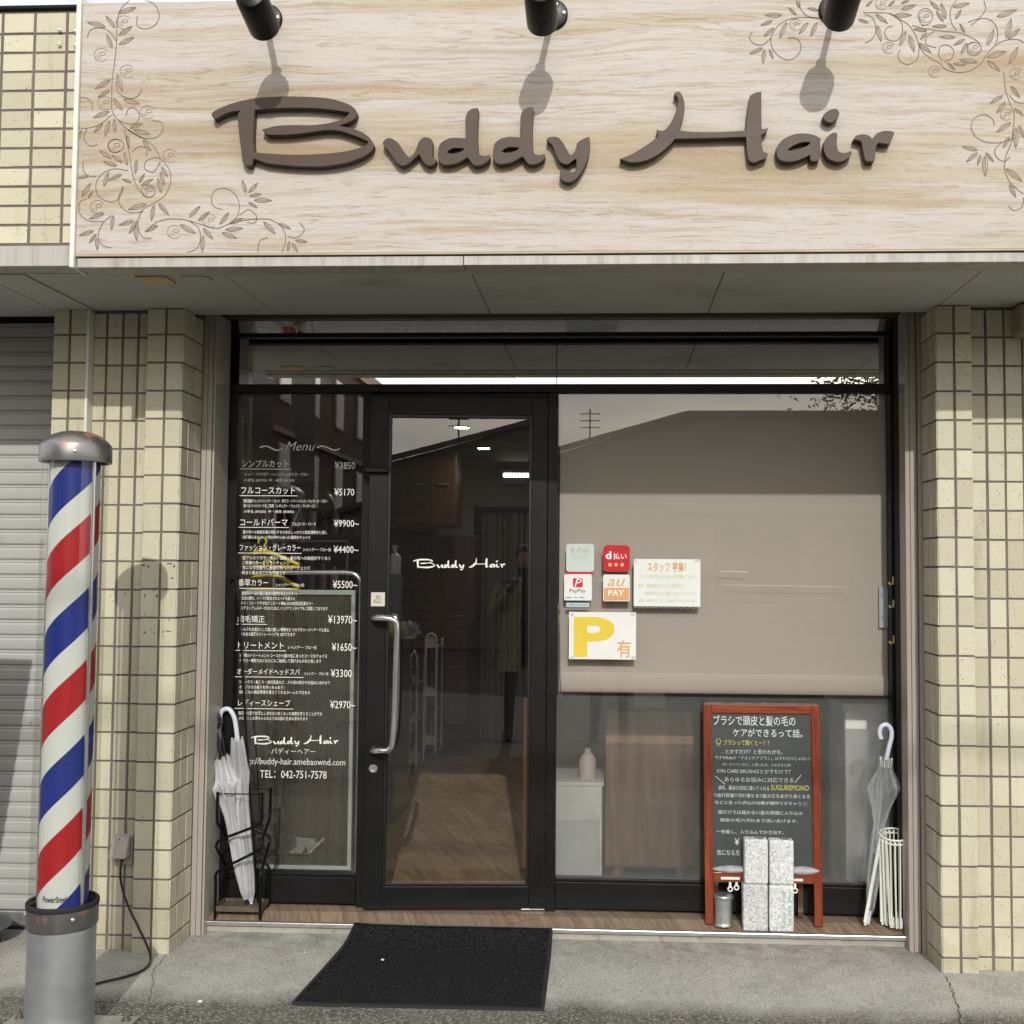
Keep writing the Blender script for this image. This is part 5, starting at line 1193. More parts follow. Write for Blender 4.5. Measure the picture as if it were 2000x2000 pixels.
CH = [('ブラシで頭皮と髪の毛の', 1392.8, 1553, 1396, 1418, 0), ('ケアができるって話。', 1431, 1567, 1422, 1440, 0), ('ブラシって聞くとー？？', 1413, 1502, 1444, 1456, 1), ('…とかすだけ？と思われがち。', 1407, 1528, 1462, 1473, 0), ('ですがRefaの「イオンケアブラシ」はそれだけじゃない！', 1396, 1582, 1475, 1485, 0), ('（まーたリファかい。と思った方、すみません笑）', 1410, 1544, 1489, 1497, 0), ('ION CARE BRUSHはとかすだけで？', 1400, 1543.5, 1500.5, 1511, 0), ('あらゆるお悩みに対応できる', 1414.5, 1549, 1516.5, 1528, 0), ('癖毛、解決の方向に導いてくれる', 1403, 1502, 1533, 1543.5, 0), ('SUGUREMONO', 1505, 1579, 1532, 1543.5, 1), ('♡血行促進♡汚れ落ちる♡髪の立ちあがり良くなる', 1394, 1581, 1548, 1559, 0), ('などと言った沢山の効果が期待できちゃう☺', 1396, 1576, 1562.5, 1573, 0), ('指だけでは届かない髪の隙間に入り込み', 1402, 1567, 1581, 1591.5, 0), ('頭皮の毛穴汚れまで洗いあげます。', 1406, 1558, 1597, 1606.5, 0), ('～密着し、入り込んでかき出す。', 1399, 1530, 1619, 1629, 0), ('¥', 1434.5, 1443.5, 1636, 1650, 0), ('気になる方', 1400, 1444, 1658, 1670, 0)]
for s_, xa, xb, ya, yb2, col in CH:
    (u0, z0), (u1, z1) = bx(xa, ya), bx(xb, yb2)
    V0 = [0]
    write(ye if col else wh, s_, u0, u1, z0, z1, 0, fn=lambda q: (q[0], yb(q[1])-.0092, q[1]), bold=.006 if z0-z1 > .03 else -.004)
def bl_line(mb, pts, wd):
    Q = [bx(a, b) for a, b in pts]; i0 = len(mb.v); ribbon(mb, Q, wd, 0)
    for k in range(i0, len(mb.v)): x_, _, z_ = mb.v[k]; mb.v[k] = (x_, yb(z_)-.0092, z_)
bl_line(wh, [(1397, 1515), (1415.5, 1531)], .0025); bl_line(wh, [(1552, 1528), (1564, 1513)], .0025)
bl_line(ye, [(1401, 1452), (1397.5, 1447), (1400, 1443), (1405, 1442.5), (1408, 1447), (1405.5, 1452), (1401, 1452), (1401, 1455), (1406, 1455)], .002)
wh.build('chalk_writing', simple('chalk', srgb(206, 212, 208), .9, var=.15, vs=90), board); ye.build('yellow_writing', simple('yellow_chalk', srgb(206, 200, 90), .9, var=.15, vs=90), board)
# clear plastic cover bagging out at the foot of the board, peg lights
m = BMB()
def pouch(px0, px1, hgt):
    u0, u1 = bx(px0, 1690)[0], bx(px1, 1690)[0]; zc = bx(1480, 1697)[1]; V = []; n = 18
    for k in range(n+1):
        t_ = k/n; sw = math.sin(math.pi*t_)**.7; x_ = u0+(u1-u0)*t_
        for q in range(7):
            a = -math.pi/2+math.pi*q/6
            V.append((x_, .012+.026*sw*math.cos(a), zc+hgt*sw*math.sin(a)*.5))
    m.add(V, [(7*k+q, 7*k+q+1, 7*k+q+8, 7*k+q+7) for k in range(n) for q in range(6)])
pouch(1389, 1470, .03); pouch(1530, 1602, .034); m.build('plastic_pouch', mat_film('pouch_film', .35, (.85, .86, .88), .04), cb, smooth=70)
m = BMB(); m.box(bx(1407, 1714)[0], bx(1444, 1714)[0], .016, .021, bx(1420, 1715.5)[1], bx(1420, 1710.5)[1]); m.box(bx(1549, 1717)[0], bx(1567, 1717)[0], .016, .021, bx(1550, 1718.5)[1], bx(1550, 1714)[1]); m.build('white_strip', G['white_plastic'], cb, bevel=.001)
for px, py in ((1425.5, 1735), (1438, 1732), (1552, 1738)):
    u0, zq = bx(px, py); m = BMB()
    m.tube([(u0+.009*math.cos(a*math.pi/8), .012, zq+.009*math.sin(a*math.pi/8)) for a in range(16)], .0035, 8, closed=True); m.box(u0-.005, u0+.005, .008, .014, zq+.006, zr0+.004)
    m.build('hanging_ring', G['white_plastic'], cb, smooth=60)

# ------------------------------------------------------------------ concrete blocks holding the board
def block(x0, x1, z0, z1, y0, y1, mat_, label, hole=True):
    t = thing('concrete_block', ((x0+x1)/2, (y0+y1)/2, z0), label, 'block', 'concrete blocks in front of the chalkboard')
    m = MB()
    m.box(x0, x1, y0, y1, z0, z1)
    m.build('body', mat_, t, bevel=.0085, seg=3)
    if hole:
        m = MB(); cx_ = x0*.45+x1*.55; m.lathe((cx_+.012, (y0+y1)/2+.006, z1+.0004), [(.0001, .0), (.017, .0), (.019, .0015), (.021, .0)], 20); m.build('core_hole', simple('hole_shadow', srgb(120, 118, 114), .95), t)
    return t
yk0, yk1 = .292, .352
zk0 = .0495; zm = Z(1480, 1727.5, yk0); zk1 = Z(1480, 1640, yk0)
def xs_(a, b, py): return X(a, py, yk0), X(b, py, yk0)
a0, a1 = xs_(1451, 1500, 1775); b0_, b1_ = xs_(1502.5, 1551, 1775); c0_, c1_ = xs_(1454, 1500.5, 1690); d0_, d1_ = xs_(1503, 1551, 1690)
bl1 = block(a0, a1, zk0, zm-.001, yk0, yk1, G['block2'], 'bare grey concrete block, lower left of the four', False)
bl2 = block(b0_, b1_, zk0, zm-.002, yk0, yk1, G['block'], 'concrete block with faint green handwriting, lower right of the four', False)
block(c0_, c1_, zm, zk1, yk0-.001, yk1, G['block'], 'speckled white concrete block, upper left of the four')
block(d0_, d1_, zm-.001, zk1-.002, yk0+.001, yk1, G['block'], 'speckled white concrete block, upper right of the four')
m = MB(); GI = simple('green_ink_faint', srgb(120, 170, 160), .9, var=.25, vs=80)
def vwrite(s_, xa, xb, ya, yb2):
    """handwriting running upwards on the front of the block"""
    x0, x1 = X(xa, 1775, yk0), X(xb, 1775, yk0); z0, z1 = Z(1525, yb2, yk0), Z(1525, ya, yk0)
    write(m, s_, 0, 1, 1, 0, 0, fn=lambda q: (x0+(1-q[1])*(x1-x0), yk0-.0008, z0+q[0]*(z1-z0)), shear=.2)
vwrite('happy chance', 1526, 1536, 1741, 1812); vwrite('to see you', 1539, 1548, 1738, 1808)
m.build('handwriting', GI, bl2)

# little lidded tin
cxn, cyn = X(1412.5, 1790, .335), .335
tn = thing('lidded_tin', (cxn, cyn, .0605), 'small galvanised tin with a lid standing left of the concrete blocks', 'tin')
ht = Z(1412, 1748, .335)-.0605
m = MB(); m.lathe((cxn, cyn, .0605), [(.0001, .001), (.037, .001), (.040, .002), (.0405, .008), (.0385, .011), (.0375, .014), (.0365, ht*.5), (.0375, ht-.012), (.0385, ht-.008)], 40); m.build('can', G['galv'], tn, smooth=40)
m = MB(); m.lathe((cxn, cyn, .0605), [(.0415, ht-.012), (.0425, ht-.009), (.0425, ht-.001), (.040, ht+.003), (.030, ht+.006), (.012, ht+.008), (.0001, ht+.008)], 40); m.build('lid', mat_steel('lid_steel', (.42, .45, .45), .4, vs=40), tn, smooth=40)

# a few pale stones lying about
def stone(p, r_, label):
    m = MB(); rg = random.Random(int(p[0]*1000)); m.ball((p[0], p[1], p[2]+r_*.45), r_, 9, 6, (1.2, .9, .6)); m.v = [(a+rg.uniform(-.15, .15)*r_, b+rg.uniform(-.15, .15)*r_, c) for a, b, c in m.v]
    tag(m.build('pebble', simple('pebble', srgb(214, 212, 204), .8), smooth=60, org=p), label, 'stone', 'pale stones in front of the shop')
p = at(391, 1958, z=0); stone((p[0], p[1], 0), .008, 'white pebble on the pavement between the barber pole and the doormat')
p = at(747, 1876, z=.012); stone((p[0], p[1], .0125), .006, 'small pale pebble lying on the black doormat')
p = at(595, 1861, z=0); stone((p[0], p[1], 0), .004, 'tiny pale pebble on the pavement left of the doormat')
# ------------------------------------------------------------------ neighbouring roller shutter and what stands by it
rs = thing('roller_shutter', (-2.7, .285, 0), 'grey ribbed metal roller shutter closed beside the shop on the left', 'shutter')
m = MB(); z = .075; ps = .0650; prof = []
while z < 2.60:
    prof += [(.285, z), (.2785, z+.006), (.276, z+.022), (.2765, z+.044), (.280, z+.051), (.2805, z+.0525), (.2765, z+.055), (.2775, z+.060), (.287, z+.0635)]; z += ps
V = []
for y_, z_ in prof: V += [(-4.2, y_, z_), (-2.29, y_, z_)]
m.add(V, [(2*i, 2*i+1, 2*i+3, 2*i+2) for i in range(len(prof)-1)])
m.build('slats', simple('shutter_paint', srgb(178, 178, 174), .42, var=.05, vs=4, dirt=(srgb(120, 116, 108), 5, .58, .35)), rs, smooth=25)
m = MB(); m.box(-4.2, -2.292, .268, .292, .012, .074); m.build('bottom_bar', G['alu'], rs, bevel=.004)
m = MB(); m.box(-4.2, -2.292, .262, .296, .0, .012); m.build('bottom_seal', G['rubber'], rs)
for px, py in ((60, 1410), (44, 1800)):
    m = MB(); p = at(px, py, .274); m.ball((p[0], .273, p[2]), .0045, 8, 6); m.build('rivet', G['galv'], rs, smooth=60)
m = MB(); m.box(-4.2, -2.29, .30, .34, 0, 2.75); m.build('backing', G['groove'], rs)
# low plastic base at the left edge, added unseen panel farther left shaped to shade the shutter
bs = thing('weighted_base', (-2.60, .07, 0), 'dark grey plastic base with a flared rim at the left edge of the pavement', 'sign base')
m = MB(); m.lathe((-2.60, .07, .0), [(.03, .0), (.07, .03), (.12, .055), (.158, .066), (.160, .072), (.12, .085), (.105, .10), (.085, .118), (.05, .126), (.0001, .128)], 32); m.build('dish', simple('dark_grey_plastic', srgb(74, 78, 80), .5), bs, smooth=45)
m = MB()
for a in (20, 110, 200, 290): m.lathe((-2.60+.10*math.cos(R(a)), .07+.10*math.sin(R(a)), 0), [(.018, 0), (.018, .012), (.012, .03), (.0001, .03)], 12)
m.build('foot', G['rubber'], bs, smooth=45)
m = MB(); m.tube([(-2.60, .07, .12), (-2.60, .07, .55)], .013, 10); m.build('post', G['black_metal'], bs, smooth=60)
sb = thing('shadow_panel', (-2.9, -.6, 0), 'added panel out of view beyond the left edge, shaped to shade the lower shutter', 'shadow caster')
m = MB(); m.hexa([(-3.5, -.62, .45), (-2.54, -.62, .45), (-2.54, -.585, .45), (-3.5, -.585, .45)], [(-3.5, -.62, 1.67), (-2.375, -.62, 1.645), (-2.375, -.585, 1.645), (-3.5, -.585, 1.67)]); m.build('panel', G['black_plastic'], sb)
m = MB(); m.box(-3.2, -3.16, -.62, -.585, 0, .45); m.box(-2.8, -2.76, -.62, -.585, 0, .45); m.build('legs', G['black_metal'], sb)

# ------------------------------------------------------------------ inside the shop
FL = .0748; CE = 2.46; BW = 5.2
def struct(name, m, mt): return tag(m.build(name, mt), kind='structure')
m = MB(); m.box(-2.3, 2.1, .56, BW+.2, FL-.03, FL); struct('floor', m, G['vinyl_in'])
m = MB(); m.box(-2.4, 2.2, .60, BW+.2, CE, CE+.05); struct('ceiling', m, G['ceil_in'])
m = MB(); m.box(-2.3, 2.1, BW, BW+.1, FL, CE); m.box(-2.4, -2.3, .5, BW+.1, FL, CE+.3); m.box(2.1, 2.2, .5, BW+.1, FL, CE+.3); m.box(1.29, 2.2, .50, .56, 0, 2.6); m.box(-2.4, -1.735, .50, .56, 0, 2.6); struct('wall', m, G['wall_in'])
def dl(px, py, label):
    p = at(px, py, z=CE); t = thing('ceiling_light', (p[0], p[1], CE), label, 'ceiling light', 'round ceiling lights inside the shop')
    m = MB(); m.lathe((p[0], p[1], CE-.004), [(.062, .004), (.062, 0), (.050, -.003)], 32); m.build('rim', G['white_plastic'], t, smooth=40)
    m = MB(); m.lathe((p[0], p[1], CE-.003), [(.049, 0), (.0001, 0)], 32); m.build('diffuser', mat_emit('lamp_glow', (1, .95, .84), 110.0), t)
dl(902, 834, 'round lit ceiling light nearer the door, seen through the door glass'); dl(945, 875, 'round lit ceiling light farther back, seen through the door glass')
lg = thing('louvre_light', (X(1015, 920, BW-.06), BW-.06, Z(1015, 946, BW-.06)), 'lit louvred wall light high at the back of the shop', 'wall light')
x0, x1, z0, z1 = X(980, 920, BW-.06), X(1062, 920, BW-.06), Z(1010, 946, BW-.06), Z(1010, 897, BW-.06)
m = MB(); m.box(x0, x1, BW-.06, BW-.003, z0, z1); m.build('housing', G['framed'], lg)
m = MB(); m.box(x0+.02, x1-.02, BW-.072, BW-.062, z0+.062, z0+.095); m.build('tube', mat_emit('tube_glow', (1, .96, .85), 14.0), lg)
m = MB(); n = 16
for k in range(n): xx = x0+.01+(x1-x0-.02)*k/(n-1); m.box(xx-.003, xx+.003, BW-.10, BW-.074, z0+.008, z1-.008)
m.build('louvres', G['dark_wood'], lg)
# doorway with a grey curtain at the back
dn = thing('curtain', (X(985, 1440, BW-.1), BW-.12, FL), 'long grey curtain hanging in the dark doorway at the back of the shop', 'curtain')
x0, x1 = X(938, 1200, BW-.12), X(1060, 1200, BW-.12); z1 = Z(985, 1003, BW-.12); V = []; n = 60
for k in range(n+1):
    xx = x0+(x1-x0)*k/n; yy = BW-.13+.025*math.sin(k*.9)+.012*math.sin(k*2.1); V += [(xx, yy, FL+.02), (xx, yy, z1)]
m = MB(); m.add(V, [(2*k, 2*k+1, 2*k+3, 2*k+2) for k in range(n)]); m.build('cloth', simple('curtain_cloth', srgb(120, 116, 106), .9), dn, smooth=60)
m = MB(); m.tube([(x0-.03, BW-.13, z1+.01), (x1+.03, BW-.13, z1+.01)], .012, 8); m.build('rail', G['black_metal'], dn)
m = MB(); m.box(X(924, 1200, BW-.01), X(1062, 1200, BW-.01), BW-.02, BW-.002, FL, Z(985, 990, BW-.01)); dk = tag(m.build('dark_doorway', G['groove']), kind='structure')
# dark wooden wall cabinet and counter on the left
def cabinet(name, px0, px1, py0, py1, y, dpt, label, cat, mt, doors=2, knob=True):
    a, b = at(px0, py0, y), at(px1, py1, y)
    z0 = b[2]; t = thing(name, ((a[0]+b[0])/2, y+dpt/2, z0), label, cat)
    m = MB(); m.box(a[0], b[0], y+.02, y+dpt, z0, a[2]); m.build('carcass', mt, t, bevel=.004)
    for k in range(doors):
        q0 = a[0]+(b[0]-a[0])*k/doors+.004; q1 = a[0]+(b[0]-a[0])*(k+1)/doors-.004
        m = MB(); m.box(q0, q1, y, y+.018, z0+.02, a[2]-.02); m.build('door', mt, t, bevel=.003)
        if knob: m = MB(); m.box((q0+q1)/2-.04, (q0+q1)/2+.04, y-.012, y-.001, z0+(a[2]-z0)*.55, z0+(a[2]-z0)*.55+.012); m.build('handle', G['chrome'], t)
    return t
cabinet('wall_cabinet', 745, 890, 880, 1030, 4.2, .35, 'dark brown wall cabinet high at the back left of the shop', 'cabinet', mat_wood('umber_wood', srgb(70, 44, 26), srgb(92, 60, 38)), 3)
fl_y = lambda px, py: at(px, py, z=FL)[1]
cabinet('drawer_cabinet', 868, 912, 1215, 1415, 4.3, .4, 'dark brown drawer cabinet standing behind the trolleys', 'cabinet', G['dark_wood'], 1)
cabinet('tall_cupboard', 800, 925, 1045, 1400, 4.75, .4, 'tall dark red-brown cupboard at the back of the shop', 'cupboard', mat_wood('maroon_wood', srgb(74, 34, 22), srgb(98, 48, 30)), 2)
m = MB(); p = at(752, 1528, z=FL); t = thing('wood_panel', (p[0], p[1], FL), 'orange wooden side panel just inside the door on the left', 'panel')
m.box(p[0]-.03, p[0]+.035, p[1], p[1]+.03, FL, Z(755, 1290, p[1])); m.build('board', mat_wood('amber_wood', srgb(104, 64, 34), srgb(128, 82, 46)), t, bevel=.003)
p = at(1027, 1650, z=FL+.12); t = thing('leaning_panel', (p[0], p[1], FL), 'narrow reddish wooden board standing inside the door on the right', 'board')
m = MB(); m.box(p[0]-.018, p[0]+.06, p[1], p[1]+.03, FL+.0, Z(1027, 1365, p[1])); m.build('board', G['orange_wood'], t, bevel=.004)
def trolley(px0, px1, pyt, pyb, label, tiers, mt):
    p0 = at(px0, pyb, z=FL+.05); y = p0[1]; x0, x1 = p0[0], X(px1, pyb, y); zt_ = Z(px0, pyt, y); d_ = .32
    t = thing('trolley', ((x0+x1)/2, y+d_/2, FL), label, 'trolley', 'salon trolleys inside the shop')
    for cx_, cy2 in ((x0, y), (x1, y), (x0, y+d_), (x1, y+d_)):
        m = MB(); m.tube([(cx_, cy2, FL+.055), (cx_, cy2, zt_)], .010, 8); m.build('post', mt, t, smooth=60)
        m = MB(); m.tube([(cx_-.008, cy2, FL+.025), (cx_+.008, cy2, FL+.025)], .025, 14); m.build('caster', G['chrome'], t, smooth=50)
    for k in range(tiers):
        zz = FL+.10+(zt_-FL-.16)*k/max(1, tiers-1)
        m = MB(); m.box(x0+.005, x1-.005, y+.005, y+d_-.005, zz, zz+.006); m.box(x0+.004, x1-.004, y+.002, y+.008, zz, zz+.07); m.box(x0+.002, x0+.008, y, y+d_, zz, zz+.07); m.build('tray', [mt, G['framed']][k % 2], t)
    m = MB(); m.tube(spline([(x0, y, zt_), (x0+.01, y, zt_+.03), ((x0+x1)/2, y, zt_+.05), (x1-.01, y, zt_+.03), (x1, y, zt_)], 5), .009, 8); m.build('top_rail', mt, t, smooth=60)
trolley(779, 797, 1290, 1512, 'narrow grey metal trolley with many trays, nearest the door handle', 7, G['alu'])
trolley(799, 812, 1285, 1500, 'slim grey trolley right behind the nearest one', 6, G['alu'])
trolley(829, 850, 1250, 1468, 'white tube trolley with white baskets, right of the grey ones', 5, G['white_plastic'])
# clutter on a counter at the left, seen through the door
ct = thing('counter', (-1.0, 1.5, FL), 'dark counter behind the door handle with towels on it', 'counter')
yk = 2.0; x0, x1 = X(690, 1260, yk), X(772, 1260, yk); zc = Z(770, 1262, yk)
m = MB(); m.box(x0, x1, yk, yk+.5, FL, zc); m.build('body', G['dark_wood'], ct, bevel=.004)
m = MB(); m.box(x0-.01, x1+.01, yk-.01, yk+.51, zc+.001, zc+.03); m.build('top', G['dark_wood'], ct, bevel=.004)
m = MB(); c = (X(748, 1205, yk+.1), yk+.15, zc+.03)
tw_ = thing('towel_pile', c, 'crumpled yellowish towel in plastic lying on the counter behind the door handle', 'towel')
rg = random.Random(2); m.ball((c[0], c[1], c[2]+.055), .11, 20, 12, (1.25, .9, .5)); m.v = [(x+rg.uniform(-.012, .012), y+rg.uniform(-.012, .012), max(c[2]+.001, z+rg.uniform(-.012, .012))) for x, y, z in m.v]; m.build('towel', simple('ochre_cloth', srgb(176, 158, 96), .9), tw_, smooth=60)
m = MB(); m.ball((c[0]+.14, c[1], c[2]+.05), .07, 14, 10, (1, .8, .7)); m.v = [(x+rg.uniform(-.015, .015), y+rg.uniform(-.015, .015), max(c[2]+.001, z+rg.uniform(-.015, .015))) for x, y, z in m.v]; m.build('plastic_bag', G['film'], tw_, smooth=30)
c = (X(752, 1120, yk+.3), yk+.3, zc+.031); t = thing('paper_box', c, 'pale blue-grey box standing upright on the counter', 'box')
m = MB(); m.box(c[0]-.085, c[0]+.085, c[1], c[1]+.12, c[2], Z(800, 1122, c[1])); m.build('carton', flat('pale_box', srgb(104, 112, 116)), t, bevel=.004)
c = (X(768, 1078, yk+.3), yk+.36, Z(800, 1122, yk+.3)+.001); t = thing('spray_bottle', c, 'white bottle on top of the pale box behind the door', 'bottle')
m = MB(); m.lathe(c, [(.0001, 0), (.034, .0), (.036, .01), (.036, .10), (.022, .125), (.012, .13), (.012, .15), (.02, .16), (.02, .175), (.0001, .178)], 24); m.build('bottle', G['white_plastic'], t, smooth=50)

# behind the menu window: rail with corrugated panel, hair-dryer hood on its stand, yellow hangers
yp = .66
pt = thing('partition', (-1.4, yp, FL), 'tubular rail partition with a corrugated translucent panel behind the menu window', 'partition')
P = [at(415, 1118, yp), at(560, 1118, yp), at(676, 1118, yp), at(692, 1121, yp), at(703, 1132, yp), at(706, 1148, yp), at(702, 1400, yp), at(697, 1700, yp)]
m = MB(); m.tube(spline(P[:3], 3)[:-1]+spline(P[2:6], 6)+[P[6], (P[7][0], yp, FL)], .0115, 12); m.build('rail', G['chrome'], pt, smooth=60)
x0, x1 = X(440, 1400, yp), X(696, 1400, yp)-.012; zt2, zb2 = Z(600, 1152, yp), Z(600, 1700, yp)
m = MB()
m.box(x0, x1, yp-.012, yp+.012, zt2-.022, zt2); m.box(x0, x1, yp-.012, yp+.012, zb2, zb2+.024); m.box(x1-.018, x1-.0005, yp-.011, yp+.011, zb2+.024, zt2-.022); m.box(x0, x0+.018, yp-.011, yp+.011, zb2+.024, zt2-.022)
m.build('panel_frame', simple('pale_aluminium', srgb(150, 158, 150), .4), pt, bevel=.002)
m = MB(); n = 150; V = []
for k in range(n+1):
    xx = x0+.018+(x1-x0-.037)*k/n; yy = yp+.0015*math.cos(k*math.pi*.5*2/1.0 if False else k*math.pi); V += [(xx, yy, zb2+.024), (xx, yy, zt2-.022)]
m.add(V, [(2*k, 2*k+1, 2*k+3, 2*k+2) for k in range(n)])
def mat_corr():
    t = NT('corrugated_panel')
    s = t.math('FRACT', t.math('MULTIPLY', t.xyz()[0], 118.0)); k = t.ramp(s, (.0, .2), (.3, .8), (.55, .8), (.9, .2))
    d_ = t.bsdf(t.mix(k, srgb(66, 64, 58), srgb(122, 118, 106)), .35, 0, .6)
    tr = t.n('ShaderNodeBsdfTransparent'); tr.inputs['Color'].default_value = (.55, .53, .48, 1)
    x_ = t.n('ShaderNodeMixShader'); x_.inputs[0].default_value = .55; t.l(tr.outputs[0], x_.inputs[1]); t.l(d_, x_.inputs[2]); return t.done(x_.outputs[0])
m.build('corrugated_panel', mat_corr(), pt)
hd_ = thing('hood_dryer', (X(545, 1100, 1.5), 1.5, FL), 'dark domed hair dryer hood on a grey stand behind the menu window', 'hair dryer')
yh = 1.5; c = at(598, 985, yh)
m = MB(); m.lathe((c[0], yh, c[2]-.03), [(.15, 0), (.155, .02), (.145, .07), (.115, .115), (.06, .14), (.0001, .148)], 32); m.build('hood', simple('hood_shell', srgb(72, 48, 52), .3), hd_, smooth=50)
xs0 = X(534, 1100, yh)
m = MB(); m.tube([(xs0, yh, FL+.03), (xs0, yh, Z(534, 995, yh))], .017, 12); m.build('post', G['alu'], hd_, smooth=60)
m = MB(); m.tube([tuple(at(541, 1094, yh)), tuple(at(577, 1010, yh)), (c[0]-.02, yh, c[2]+.01)], .012, 10); m.build('arm', G['alu'], hd_, smooth=60)
m = MB()
for a in range(5): m.tube([(xs0, yh, FL+.05), (xs0+.22*math.cos(a*1.257), yh+.22*math.sin(a*1.257), FL+.025)], .012, 8)
m.build('star_base', G['alu'], hd_, smooth=60)
YEL = simple('yellow_plastic', srgb(206, 186, 44), .4)
def hanger(hx_, top, half, drop, y, label, tilt=0.):
    """hx_, top: pixel of the hook; half, drop in metres"""
    h = at(hx_, top, y); t = thing('coat_hanger', (h[0], y, h[2]), label, 'hanger', 'yellow coat hangers behind the menu window')
    x_, z_ = h[0], h[2]
    m = MB(); m.tube(spline([(x_-.022, y, z_-.012), (x_-.018, y, z_+.008), (x_, y, z_+.014), (x_+.016, y, z_), (x_+.010, y, z_-.02), (x_, y, z_-.05)], 5), .0055, 8); m.build('hook', YEL, t, smooth=60)
    m = MB()
    L_ = (x_-half, y+tilt, z_-.05-drop); Rr = (x_+half, y-tilt, z_-.05-drop)
    m.tube([L_, (x_-.05, y, z_-.062), (x_, y, z_-.048), (x_+.05, y, z_-.062), Rr], [.008, .012, .016, .012, .008], 8)
    m.tube([L_, (L_[0]+.01, L_[1], L_[2]-.012), (Rr[0]-.01, Rr[1], Rr[2]-.012), Rr], .008, 8)
    for q, sg in ((L_, 1), (Rr, -1)):
        m.tube([(q[0]+sg*.05+.014*math.cos(a*math.pi/5), q[1], q[2]-.022+.014*math.sin(a*math.pi/5)) for a in range(10)], .004, 6, closed=True)
    m.build('shoulder', YEL, t, smooth=60)
hanger(514, 1056, .175, .062, .80, 'yellow plastic coat hanger with its hook highest, in front of the dryer post')
hanger(524, 1100, .150, .060, .73, 'second yellow plastic coat hanger, lower, behind the heading of the herbal colour menu')
hanger(446, 1060, .10, .035, .86, 'yellow coat hanger at the far left, half hidden by the window post')
m = MB()
for px, py, y in ((514, 1056, .80), (524, 1100, .73), (446, 1060, .86)):
    h = at(px, py, y); m.tube([(h[0], y-.02, h[2]+.001), (h[0], y+.05, h[2]+.001)], .006, 8)
h0 = at(514, 1056, .80); xx = h0[0]-.36
m.tube([(xx-.2, .87, h0[2]), (xx+.75, .87, h0[2])], .009, 8); m.tube([(xx+.75, .87, h0[2]), (xx+.75, .87, FL)], .009, 8); m.tube([(xx-.2, .87, h0[2]), (xx-.2, .87, FL)], .009, 8)
hr = thing('hanger_rack', (h0[0], .87, FL), 'thin dark rack holding the yellow coat hangers', 'rack'); m.build('tubes', G['framed'], hr, smooth=60)
sh_ = thing('shelf_unit', (-1.2, 3.2, FL), 'dark shelving with bottles deep behind the menu window', 'shelf')
yq = 3.2; x0, x1 = X(560, 1000, yq), X(706, 1000, yq)
m = MB()
for zz in (.5, .95, 1.35, 1.75): m.box(x0, x1, yq, yq+.3, zz, zz+.025)
m.box(x0-.02, x0, yq, yq+.3, FL, 2.1); m.box(x1, x1+.02, yq, yq+.3, FL, 2.1); m.box(x0, x1, yq+.29, yq+.30, FL, 2.1); m.build('shelves', G['dark_wood'], sh_)
rg = random.Random(8)
for k in range(12):
    xx = x0+.07+(x1-x0-.12)*(k % 6)/5; zz = (1.775, 1.375)[k//6]; t = thing('bottle', (xx, yq+.12, zz), 'small bottle on the dark shelf behind the menu window', 'bottle', 'bottles on the dark shelf')
    m = MB(); hh = rg.uniform(.14, .22); m.lathe((xx, yq+.12, zz), [(.0001, 0), (.030, 0), (.031, hh*.7), (.012, hh*.8), (.012, hh), (.0001, hh)], 14); m.build('bottle', flat(f'bottle_{k%4}', (srgb(150, 130, 140), srgb(180, 176, 170), srgb(96, 60, 70), srgb(120, 120, 110))[k % 4], .35), t, smooth=50)

# behind the frosted film: wooden side cabinet, white box, pale panel
yw = .92
x0, x1 = X(1182, 1500, yw), X(1354, 1500, yw); z0, z1 = Z(1270, 1690, yw), Z(1270, 1386, yw)
t = thing('side_cabinet', ((x0+x1)/2, yw+.2, FL), 'brown wooden cabinet on splayed legs behind the frosted window', 'cabinet')
m = MB(); m.box(x0, x1, yw, yw+.4, z0, z1); m.build('body', G['brown_wood'], t, bevel=.006)
for sx_ in (0, 1):
    for yy in (yw+.04, yw+.34):
        xx = x0+.07 if sx_ == 0 else x1-.07; m = MB(); m.tube([(xx, yy, z0), (xx+(-.025 if sx_ == 0 else .025), yy, FL)], [.028, .018], 12); m.build('leg', G['brown_wood'], t, smooth=60)
c = (X(1268, 1380, yw+.15), yw+.15, z1+.001); t = thing('glass_case', c, 'small pale clear case on top of the wooden cabinet', 'case')
m = MB(); m.box(c[0]-.075, c[0]+.075, c[1]-.05, c[1]+.06, c[2], c[2]+.075); m.build('case', G['white_plastic'], t, bevel=.006)
m = MB(); m.box(c[0]-.06, c[0]-.01, c[1]-.054, c[1]-.052, c[2]+.02, c[2]+.06); m.build('label_card', G['paper'], t)
yv = .80; x0, x1 = X(1070, 1600, yv), X(1176, 1600, yv); z1 = Z(1120, 1525, yv)
t = thing('white_cabinet', ((x0+x1)/2, yv+.2, FL), 'white low cabinet at the left behind the frosted window', 'cabinet')
m = MB(); m.box(x0, x1, yv, yv+.4, FL+.02, z1-.018); m.build('body', simple('white_enamel', srgb(238, 240, 232), .5), t, bevel=.006)
m = MB(); m.box(x0-.006, x1+.008, yv-.006, yv+.405, z1-.0175, z1); m.build('lid', simple('cream_top', srgb(240, 238, 224), .5), t, bevel=.004)
m = MB(); m.box(x0+.01, x1-.01, yv-.004, yv-.0005, FL+.03, FL+.32); m.build('drawer', simple('grey_enamel', srgb(206, 210, 208), .5), t, bevel=.003)
c = (X(1148, 1500, yv+.1), yv+.1, z1+.0005); t = thing('pump_bottle', c, 'pale pink bottle standing on the white cabinet behind the frosted window', 'bottle')
